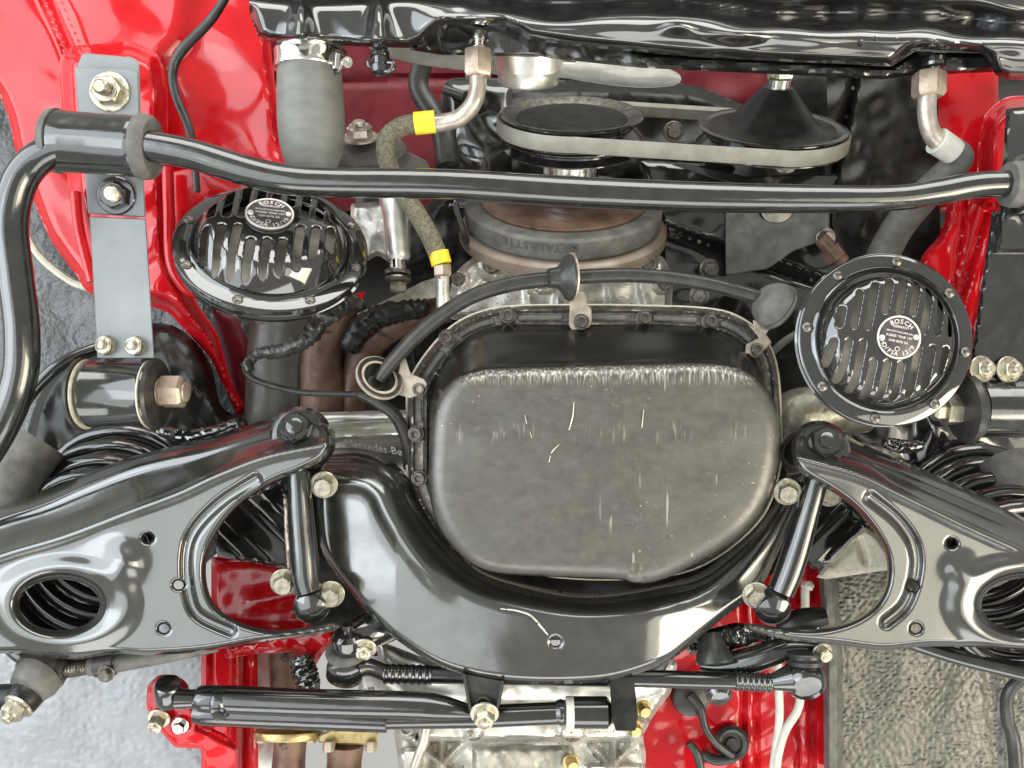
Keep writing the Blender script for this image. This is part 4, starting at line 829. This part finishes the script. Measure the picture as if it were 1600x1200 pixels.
# ------------------------------------------------------------------ lower control arms
def arm(lab, outline, fold, side, upper, groove, ring, hole, smalls, knob, bolt_at):
    t_ = thing('lower_control_arm', lab, 'suspension arm', (bolt_at[0],bolt_at[1],40), 'pair of lower suspension arms')
    outl = crom(outline,5,True); fo = crom(fold,5); upl = crom(upper,5); gr = crom(groove,5)
    def zf(X,Y,do,dh):
        z = np.full(np.shape(X),64.0)+0.8*vnoise(X,Y,200,91)
        df = seg_dist(X,Y,fo,False)[0]; du = seg_dist(X,Y,upl,False)[0]
        yf = np.interp(X, fo[np.argsort(fo[:,0])][:,0], fo[np.argsort(fo[:,0])][:,1])
        above = Y < yf
        tt = np.clip(df/np.maximum(df+du,1e-6),0,1)
        z = np.where(above, z-76*np.clip(tt,0,1)-5*smooth(df/10), z)
        z += 5*np.exp(-(df/11)**2)
        z += 8*np.exp(-((du-18)/8)**2)*above*smooth((df-6)/20)
        z -= 22*np.clip(1-do/10,0,1)**2
        dg = seg_dist(X,Y,gr,False)[0]; z -= 10*np.exp(-(dg/9)**4)
        cx,cy,ra,rb = ring; rr = np.sqrt(((X-cx)/ra)**2+((Y-cy)/rb)**2)
        z += 9*smooth((1-rr)/0.30)-10*smooth((0.72-rr)/0.34)
        for k_,h_ in enumerate(dh):
            z -= (8 if k_ else 16)*np.clip(1-h_/(5 if k_ else 14),0,1)**2
        for kx,ky,ks,kh in knob: z += kh*np.exp(-((X-kx)/ks)**2-((Y-ky)/ks)**2)
        return z
    hs = [ell(*hole,n=48)]+[ell(a_,b_,8,7,16) for a_,b_ in smalls]
    part('arm_pressing', MB().relief(outl,hs,zf,2.4,t=16), 'arm', t_, angle=60)
    bx_,by_ = bolt_at
    part('pivot_seat', MB().lathe((bx_,by_+8,20),[(46,-60),(48,-20),(46,0),(40,6),(0,8)],(0,0.25,1),40), 'wet', t_)
    part('pivot_bolt', MB().bolt((bx_,by_+2,26),25,22,(0,0.35,1),True,stud=6,phase=0.4), 'black', t_)
    return t_
arm('black pressed lower arm at left with grey daylight sheen and round spring hole',
    [(-90,830),(-10,795),(60,772),(130,742),(210,712),(310,688),(400,660),(440,650),(478,650),(508,664),(518,690),(508,716),(470,736),(430,752),(390,775),(352,812),(328,856),(322,900),(334,942),(366,968),(420,984),(480,980),(520,972),(530,980),(505,990),(400,1004),(320,1018),(230,1024),(180,1022),(110,1030),(40,1022),(-90,1000)],
    [(-90,905),(0,868),(100,838),(200,800),(280,770),(340,742),(420,712),(512,694)],0,
    [(-90,830),(-10,795),(60,772),(130,742),(210,712),(310,688),(400,660),(440,650)],
    [(400,750),(345,785),(303,830),(291,875),(296,930),(312,962),(360,985)],
    (100,945,132,84),(93,945,63,40),[(231,841),(279,914),(256,982)],[(190,880,30,18)],(467,672))
arm('black pressed lower arm at right with warm reflections and round spring hole',
    [(1690,838),(1600,800),(1500,758),(1420,724),(1345,692),(1300,668),(1262,668),(1240,684),(1238,712),(1250,738),(1290,762),(1330,790),(1364,828),(1384,870),(1384,912),(1366,946),(1330,970),(1280,982),(1220,980),(1170,974),(1168,984),(1230,1000),(1310,1008),(1380,1016),(1450,1010),(1530,1012),(1610,1018),(1690,1018)],
    [(1690,905),(1600,862),(1520,826),(1466,800),(1400,768),(1340,740),(1242,714)],1,
    [(1690,838),(1600,800),(1500,758),(1420,724),(1345,692),(1300,668)],
    [(1360,778),(1402,812),(1428,852),(1430,896),(1414,944),(1384,972)],
    (1602,945,138,88),(1606,945,72,42),[(1487,849),(1426,916),(1431,982)],[(1500,890,22,10)],(1283,694))
# pivot shafts
ps = thing('pivot_shaft', 'black pivot shaft with hex bolts joining left arm and crossmember', 'pivot shaft', (470,840,20), 'pivot shafts of the lower arms')
part('shaft', MB().tube([(466,738,20),(468,765,22),(470,800,20),(474,850,20),(478,900,20),(484,925,22)],[19,18,20,21,22,20],20), 'black', ps)
part('shaft_end', MB().lathe((487,946,20),[(10,-30),(26,-20),(29,0),(26,12),(14,20),(0,22)],(0,-0.4,1),32), 'wet', ps)
for x_,y_,m2 in ((506,757,'zinc'),(517,928,'zinc'),(444,909,'zinc')):
    part('shaft_bolt', MB().bolt((x_,y_,10),16,17,(0.1,-0.15,1),True,phase=x_*.1), m2, ps)
ps = thing('pivot_shaft', 'black pivot shaft with hex bolts joining right arm and crossmember', 'pivot shaft', (1240,840,20), 'pivot shafts of the lower arms')
part('shaft', MB().tube([(1276,752,20),(1266,785,22),(1250,840,20),(1234,890,20),(1220,925,20)],[18,18,20,21,20],20), 'black', ps)
part('shaft_end', MB().lathe((1206,948,20),[(10,-30),(26,-20),(29,0),(26,12),(14,20),(0,22)],(0,-0.4,1),32), 'wet', ps)
for x_,y_ in ((1230,768),(1182,930),(1295,770)):
    part('shaft_bolt', MB().bolt((x_,y_,10 if x_<1290 else -60),16,17,(-0.2,-0.15,1),True,phase=x_*.1), 'zinc', ps)
part('weld_edge', MB().tube([(1286,770,6),(1276,810,6),(1262,860,6),(1244,915,6)],[2,3,3,2],10,n=16,noise=0.3,seed=9), 'clip', ps)
tag(part('bracket_edge', MB().tube([(446,778,-10),(448,820,-10),(451,870,-10),(454,905,-10)],[3,3.5,3.5,3],10,n=16,noise=0.2,seed=4), 'clip'), 'rough pale welded edge standing just left of the left pivot shaft', 'weld edge')
tag(part('edge_cable', MB().tube([(1640,1030,-60),(1580,1075,-70),(1574,1120,-80),(1584,1160,-90),(1590,1240,-90)],[9,9,10,10,10],14), 'rubberblk'), 'dark hose running down the lower right edge of the picture', 'hose')
# inside the openings
gu = thing('gusset_plate', 'gusset behind the right arm opening, bright reflection painted in as cream', 'gusset', (1320,860,-120))
part('gusset', MB().relief([(1352,824),(1372,838),(1392,868),(1392,890),(1290,905),(1276,902),(1300,870),(1330,840)],[],lambda X,Y,do,dh:-110-14*np.exp(-(seg_dist(X,Y,np.array([(1300,880),(1342,844),(1352,876)],float),False)[0]/5)**2)-14*smooth((6-do)/6),2.5,t=14), 'cream', gu)  # cream base colour stands in for a bright reflection on the gusset
sh = thing('brake_shield', 'curved glossy black panel seen through the left arm opening', 'shield', (380,840,-120))
part('shield', MB().relief([(330,820),(360,780),(440,750),(460,800),(450,890),(400,880),(340,870)],[],lambda X,Y,do,dh:-160+14*np.cos((X-Y)/16)-10*smooth((6-do)/6),3.5,t=14), 'black', sh)
sh = thing('brake_shield', 'curved glossy black panel seen through the right arm opening', 'shield', (1300,800,-160))
part('shield', MB().relief([(1270,760),(1300,765),(1340,800),(1360,830),(1330,870),(1270,890),(1240,860)],[],lambda X,Y,do,dh:-170+14*np.cos((X+Y)/16)-10*smooth((6-do)/6),3.5,t=14), 'black', sh)

# ------------------------------------------------------------------ steering linkage
tr = thing('tie_rod', 'left tie rod with threaded end, clamp and big grey rubber boot', 'tie rod', (60,1045,20), 'outer tie rods')
part('rod', MB().tube([(140,1042,10),(170,1038,10),(260,1022,-10),(340,1005,-30)],[14,15,14,13],20,straight=True), 'rubber', tr)
part('threaded_end', MB().tube([(96,1046,14),(150,1040,12)],10,16,n=60,straight=True,rib=(4.6,0.12)), 'darksteel', tr)
part('clamp', MB().tube([(150,1040,12),(180,1036,10)],[18,18],24,straight=True).plate(fillet([(152,1040),(178,1038),(179,1058),(168,1067),(154,1064)],5),26,14,2), 'rubberblk', tr)
part('clamp_bolt', MB().bolt((166,1052,28),10,8,(0,-0.2,1),True,phase=0.3), 'darksteel', tr)
part('ball_joint', MB().lathe((66,1046,10),[(10,-30),(34,-22),(40,0),(36,14),(20,22),(0,24)],(-0.25,-0.5,1),36).tube([(78,1044,14),(104,1046,14)],[24,16],20), 'rubberblk', tr)
part('boot', MB().lathe((58,1060,26),[(36,-10),(37,2),(33,14),(29,22),(10,26)],(-0.4,-0.7,1),36), 'rubber', tr)
part('steering_eye', MB().lathe((42,1086,40),[(22,-12),(26,-8),(26,12),(22,18),(8,20)],(-0.4,-0.7,1),32).tube([(-40,1090,30),(30,1088,36)],[18,20],16), 'dark', tr)
part('castle_nut', MB().bolt((30,1102,56),18,16,(-0.4,-0.7,1),True,stud=10,phase=0.3), 'zinc', tr)
tr = thing('tie_rod', 'plain dark tie rod leaving under the right arm', 'tie rod', (1500,1030,0), 'outer tie rods')
part('rod', MB().tube([(1350,975,-40),(1440,1008,-20),(1520,1032,0),(1640,1060,20)],[13,13,13,14],20), 'black', tr)

dl = thing('drag_link', 'black centre steering rod with ribbed ends under the crossmember', 'steering rod', (880,1058,-60))
part('rod', MB().tube([(590,1049,-60),(640,1054,-60),(760,1056,-60),(1000,1060,-60),(1150,1064,-60),(1220,1066,-60)],[12,13,13.5,13.5,13,11],20,straight=True), 'black', dl)
part('threaded_end', MB().tube([(600,1053,-58),(675,1055,-58)],15,18,n=90,straight=True,rib=(11,0.06)), 'black', dl)
part('threaded_end', MB().tube([(1148,1064,-58),(1206,1067,-58)],14,18,n=90,straight=True,rib=(9,0.07)), 'black', dl)
part('ball_joint', MB().lathe((540,1046,-50),[(12,-34),(28,-26),(30,0),(28,14),(18,20),(0,22)],(0,-0.6,1),36).tube([(548,1046,-46),(575,1042,-52),(602,1052,-58)],[20,14,13],18), 'wet', dl)
part('boot_ring', MB().lathe((542,1022,-50),[(26,0),(32,2),(33,6),(30,9),(24,10)],(0,0.9,0.4),32), 'rubber', dl)
part('steering_eye', MB().lathe((545,1012,-50),[(24,-4),(26,0),(26,22),(20,28),(9,29),(8,42),(0,43)],(0,0.95,0.3),32).tube([(548,1000,-60),(580,985,-70),(610,975,-90)],[26,28,26],18), 'wet', dl)
part('eye_bolt', MB().bolt((570,1012,-32),14,12,(0,-0.5,1),True,stud=6), 'zinc', dl)
part('ball_joint', MB().lathe((1258,1064,-50),[(14,-30),(30,-22),(32,0),(30,10),(24,16),(22,12),(0,12)],(0,-0.5,1),36).tube([(1206,1066,-56),(1236,1060,-54)],[12,22],18), 'wet', dl)
part('boot_ring', MB().lathe((1258,1034,-50),[(18,-8),(26,-6),(28,0),(24,4),(24,8),(27,12),(18,16)],(0,1,-0.2),32), 'rubberblk', dl)

ia = thing('idler_arm', 'black cast idler arm and joint beside the red floor at right', 'idler arm', (1180,1020,-90))
part('arm', MB().tube([(1095,1040,-110),(1130,1042,-100),(1180,1030,-85),(1230,1014,-75),(1290,1014,-70)],[16,20,20,18,14],20), 'black', ia)
part('casting', MB().relief(fillet([(1066,1000),(1100,985),(1150,972),(1220,985),(1240,960),(1290,960),(1295,1000),(1180,1010),(1110,1030),(1076,1022)],6),[],lambda X,Y,do,dh:-100+7*vnoise(X,Y,22,95)+12*np.exp(-((Y-1000)/8)**2)-16*smooth((7-do)/7),3,t=30), 'wet', ia)
part('joint_cup', MB().lathe((1116,1030,-70),[(16,-40),(22,-20),(30,2),(29,6),(22,8),(14,2),(0,2)],(0.1,-0.9,0.3),32), 'rubberblk', ia)
part('joint_cup', MB().lathe((1122,1080,-130),[(20,-10),(20,10),(14,16),(0,17)],(0,-0.5,1),28), 'wet', ia)
part('arm_nut', MB().bolt((1284,1018,-48),12,12,(0.2,-0.3,1),True), 'zinc', ia)
part('grease_nipple', MB().lathe((1259,915,-60),[(8,0),(8,16),(4,18),(0,22)],(0,0.2,1),6), 'white', ia)
part('rod_stub', MB().tube([(1220,985,-110),(1250,970,-100),(1290,962,-96)],[16,18,14],16), 'dark', ia)

sd = thing('steering_damper', 'long black tubular steering damper held by a red bracket at its left end', 'steering damper', (640,1110,-20))
part('outer_tube', MB().tube([(296,1092,-20),(310,1092,-20),(330,1092,-20),(480,1098,-20),(640,1102,-20),(690,1106,-20),(730,1112,-22),(745,1113,-24)],[14,16,21,21,21,19,12,8],28), 'black', sd)
part('dust_tube', MB().tube([(305,1112,-30),(320,1113,-30),(605,1124,-30)],[17,20,20],28,straight=True), 'black', sd)
part('rod_tube', MB().tube([(600,1122,-32),(740,1120,-34),(880,1114,-34)],[17,17,17],24,straight=True), 'black', sd)
part('end_cap', MB().tube([(868,1113,-34),(876,1113,-34),(884,1113,-34),(890,1113,-34),(948,1113,-34),(954,1113,-34)],[17,20,18,24,24,18],28,n=3,straight=True), 'black', sd)
part('paper_label', MB().tube([(884,1113,-33),(896,1113,-33)],24.2,28,n=2,straight=True), 'white', sd)
part('eye', MB().lathe((264,1090,-30),[(14,-10),(19,-8),(21,0),(21,26),(18,30),(8,31)],(0.1,0.85,0.4),36).tube([(276,1092,-16),(304,1092,-18)],[16,14],18), 'wet', sd)
part('tube_clamp_bolt', MB().bolt((344,1114,-6),9,9,(0,-0.2,1),True,phase=0.2), 'black', sd)
part('tube_clamp', MB().tube([(334,1095,-20),(338,1095,-20),(352,1096,-20),(356,1096,-20)],[21,24,24,21],28,n=3,straight=True), 'black', sd)
rb = thing('damper_bracket', 'bright red bracket arm bolted to the left end of the steering damper', 'bracket', (280,1130,-60))
part('bracket_plate', MB().relief(fillet([(228,1104),(230,1070),(248,1054),(276,1054),(294,1068),(300,1100),(312,1130),(350,1146),(372,1164),(372,1240),(318,1240),(316,1170),(272,1168),(240,1130)],8),[],lambda X,Y,do,dh:-52+1.5*vnoise(X,Y,40,96)-10*np.exp(-((Y-1136-0.5*(X-310))/5)**2)*(X>305)-14*smooth((6-do)/6),3,t=14), 'red', rb)
part('bracket_bolt', MB().bolt((249,1122,-44),13,18,(0,-0.4,1),True,stud=5,phase=0.1), 'zinc', rb)
part('bracket_bolt', MB().bolt((282,1133,-46),10,9,(0,-0.2,1),True,phase=0.3), 'steel', rb)

# ------------------------------------------------------------------ gearbox and exhausts along the bottom edge
gb = thing('gearbox', 'pale ribbed aluminium gearbox casting along the bottom edge', 'gearbox', (800,1160,-120))
def zg(X,Y,do,dh):
    z = -150+2.5*vnoise(X,Y,60,97)-40*smooth((8-do)/8)
    z += 34*np.exp(-(np.maximum(np.abs(Y-1140)-10,0)/5)**2)*(X>655)
    z -= 24*smooth((np.minimum(Y-1162,0)+8)/8)*smooth((X-660)/20)*smooth((1010-X)/10)
    for a_,b_ in (((925,1165),(990,1235)),((990,1160),(925,1235)),((960,1160),(960,1240)),((925,1200),(1000,1200)),((640,1150),(735,1235)),((735,1150),(650,1235)),((690,1160),(690,1240))):
        z += 26*np.exp(-(seg_dist(X,Y,np.array([a_,b_],float),False)[0]/4.5)**2)
    for x_,y_,r_ in ((636,1135,22),(640,1190,22),(740,1140,18),(895,1145,20),(995,1160,18)):
        rr = np.hypot(X-x_,Y-y_); z += 30*smooth((r_-rr)/5)
    return z
part('casing', MB().relief(fillet([(560,1010),(640,1030),(720,1060),(1000,1060),(1050,1040),(1050,1080),(1020,1120),(1004,1150),(1010,1180),(1000,1250),(630,1250),(614,1130),(560,1090)],8),[],zg,3.4,t=60), 'alu', gb)
part('bell_housing', MB().relief(fillet([(590,1000),(720,1050),(960,1062),(1046,1020),(1060,1040),(1040,1080),(980,1100),(620,1100),(590,1070)],8),[],wav(-120,3,50,98),4,t=20), 'aluclean', gb)
part('oil_window', MB().relief(fillet([(738,1166),(896,1164),(904,1250),(738,1250)],6),[],wav(-104,2,30,99),4,t=16), 'dirtyalu', gb)
for x_,y_,mm in ((636,1135,'dirtyalu'),(740,1141,'darksteel'),(895,1143,'darksteel')):
    part('casing_bolt', MB().bolt((x_,y_,-112),12,9,(0,0,1),True,socket=True), mm, gb)
for x_,y_ in ((1004,1106),(990,1136),(892,1190)):
    part('brass_plug', MB().bolt((x_,y_,-96),10,12,(0.2,-0.2,1),True,phase=y_*.1), 'brass', gb)
part('vent_pipe', MB().tube([(668,1128,-100),(662,1160,-98),(650,1190,-98),(640,1230,-98)],[7,8,7,7],14), 'pipe', gb)
part('casing_lug', MB().lathe((1010,1030,-140),[(34,-10),(36,0),(36,20),(26,26),(24,10),(0,10)],(0.2,0.3,1),36), 'aluclean', gb)
ex = thing('exhaust_pipe', 'brown-stained exhaust pipe with round yellowish flange, left of the pair', 'exhaust', (455,1150,-100), 'exhaust pipes at the bottom edge')
part('pipe', MB().tube([(455,1146,-110),(452,1180,-110),(448,1250,-110)],[26,25,28],28), 'rust', ex)
part('flange', MB().lathe((452,1146,-108),[(20,-8),(52,-7),(54,-3),(53,4),(48,7),(20,8)],(0,0.95,-0.27),40), 'brass', ex)
for x_ in (409,487): part('flange_bolt', MB().lathe((x_,1146,-96),[(8,0),(9,2),(9,12),(7,14)],(0,-1,0.2),6), 'copper', ex)
ex = thing('exhaust_pipe', 'coppery exhaust pipe with wide yellowish flange, right of the pair', 'exhaust', (545,1160,-90), 'exhaust pipes at the bottom edge')
part('pipe', MB().tube([(540,1160,-100),(538,1190,-100),(534,1250,-100)],[30,27,29],28), 'rust', ex)
part('flange', MB().plate(fillet([(498,1148),(520,1138),(590,1142),(592,1158),(570,1164),(520,1164),(496,1160)],6),-82,20,3), 'brass', ex)
for x_ in (514,580): part('flange_bolt', MB().lathe((x_,1158,-76),[(9,0),(10,2),(10,12),(8,15)],(0,-1,0.2),6), 'copper', ex)
ex2 = thing('exhaust_studs', 'greasy lumpy studs and joint behind the steering damper', 'studs', (470,1040,-160)) if False else None
tag(part('greasy_joint', MB().tube([(470,1022,-110),(474,1046,-108),(482,1068,-106),(488,1084,-106)],[14,20,18,12],16,n=12,noise=0.10,seed=8), 'wet'), 'greasy lumpy black joint hanging below the red crossbrace', 'joint')
tag(part('down_pipe', MB().tube([(445,1000,-220),(452,1060,-220),(455,1120,-210)],[26,30,30],24), 'rust'), 'dark brown pipe running behind the steering damper at left', 'pipe')
# white lines and floor wires
for pts,lab in (([(1214,990,-200),(1216,1060,-200),(1218,1120,-200),(1212,1170,-200),(1205,1230,-200)],'straight white plastic line on the red floor'),
                ([(1252,1080,-196),(1246,1110,-194),(1228,1140,-194),(1216,1180,-194),(1212,1230,-194)],'bowed white plastic line nearest the sill'),
                ([(1258,920,-190),(1258,960,-190),(1256,1000,-195),(1254,1080,-196)],'white plastic line passing behind the right arm')):
    tag(part('plastic_line', MB().tube(pts,6.5,14), 'white'), lab, 'hose', 'white plastic lines')
wr = thing('floor_wires', 'black wires looping between grommets on the red floor', 'wires', (1110,1130,-250))
part('wire_sheath', MB().tube([(1078,1086,-262),(1094,1106,-254),(1102,1136,-250),(1118,1160,-250),(1144,1180,-258)],[8,7,6,6,7],12), 'rubberblk', wr)
part('wire_sheath', MB().tube([(1076,1160,-256),(1088,1176,-254),(1094,1200,-254),(1096,1235,-254)],[6,7,7,7],12), 'rubberblk', wr)
part('wire_sheath', MB().tube([(1096,1178,-262),(1120,1188,-256),(1148,1186,-256)],[8,8,6],12), 'rubberblk', wr)

# ------------------------------------------------------------------ turn the whole car over the camera
for ob in list(COL.objects):
    if ob.parent is None and ob.type in ('MESH','EMPTY'): ob.matrix_basis = ROT @ ob.matrix_basis
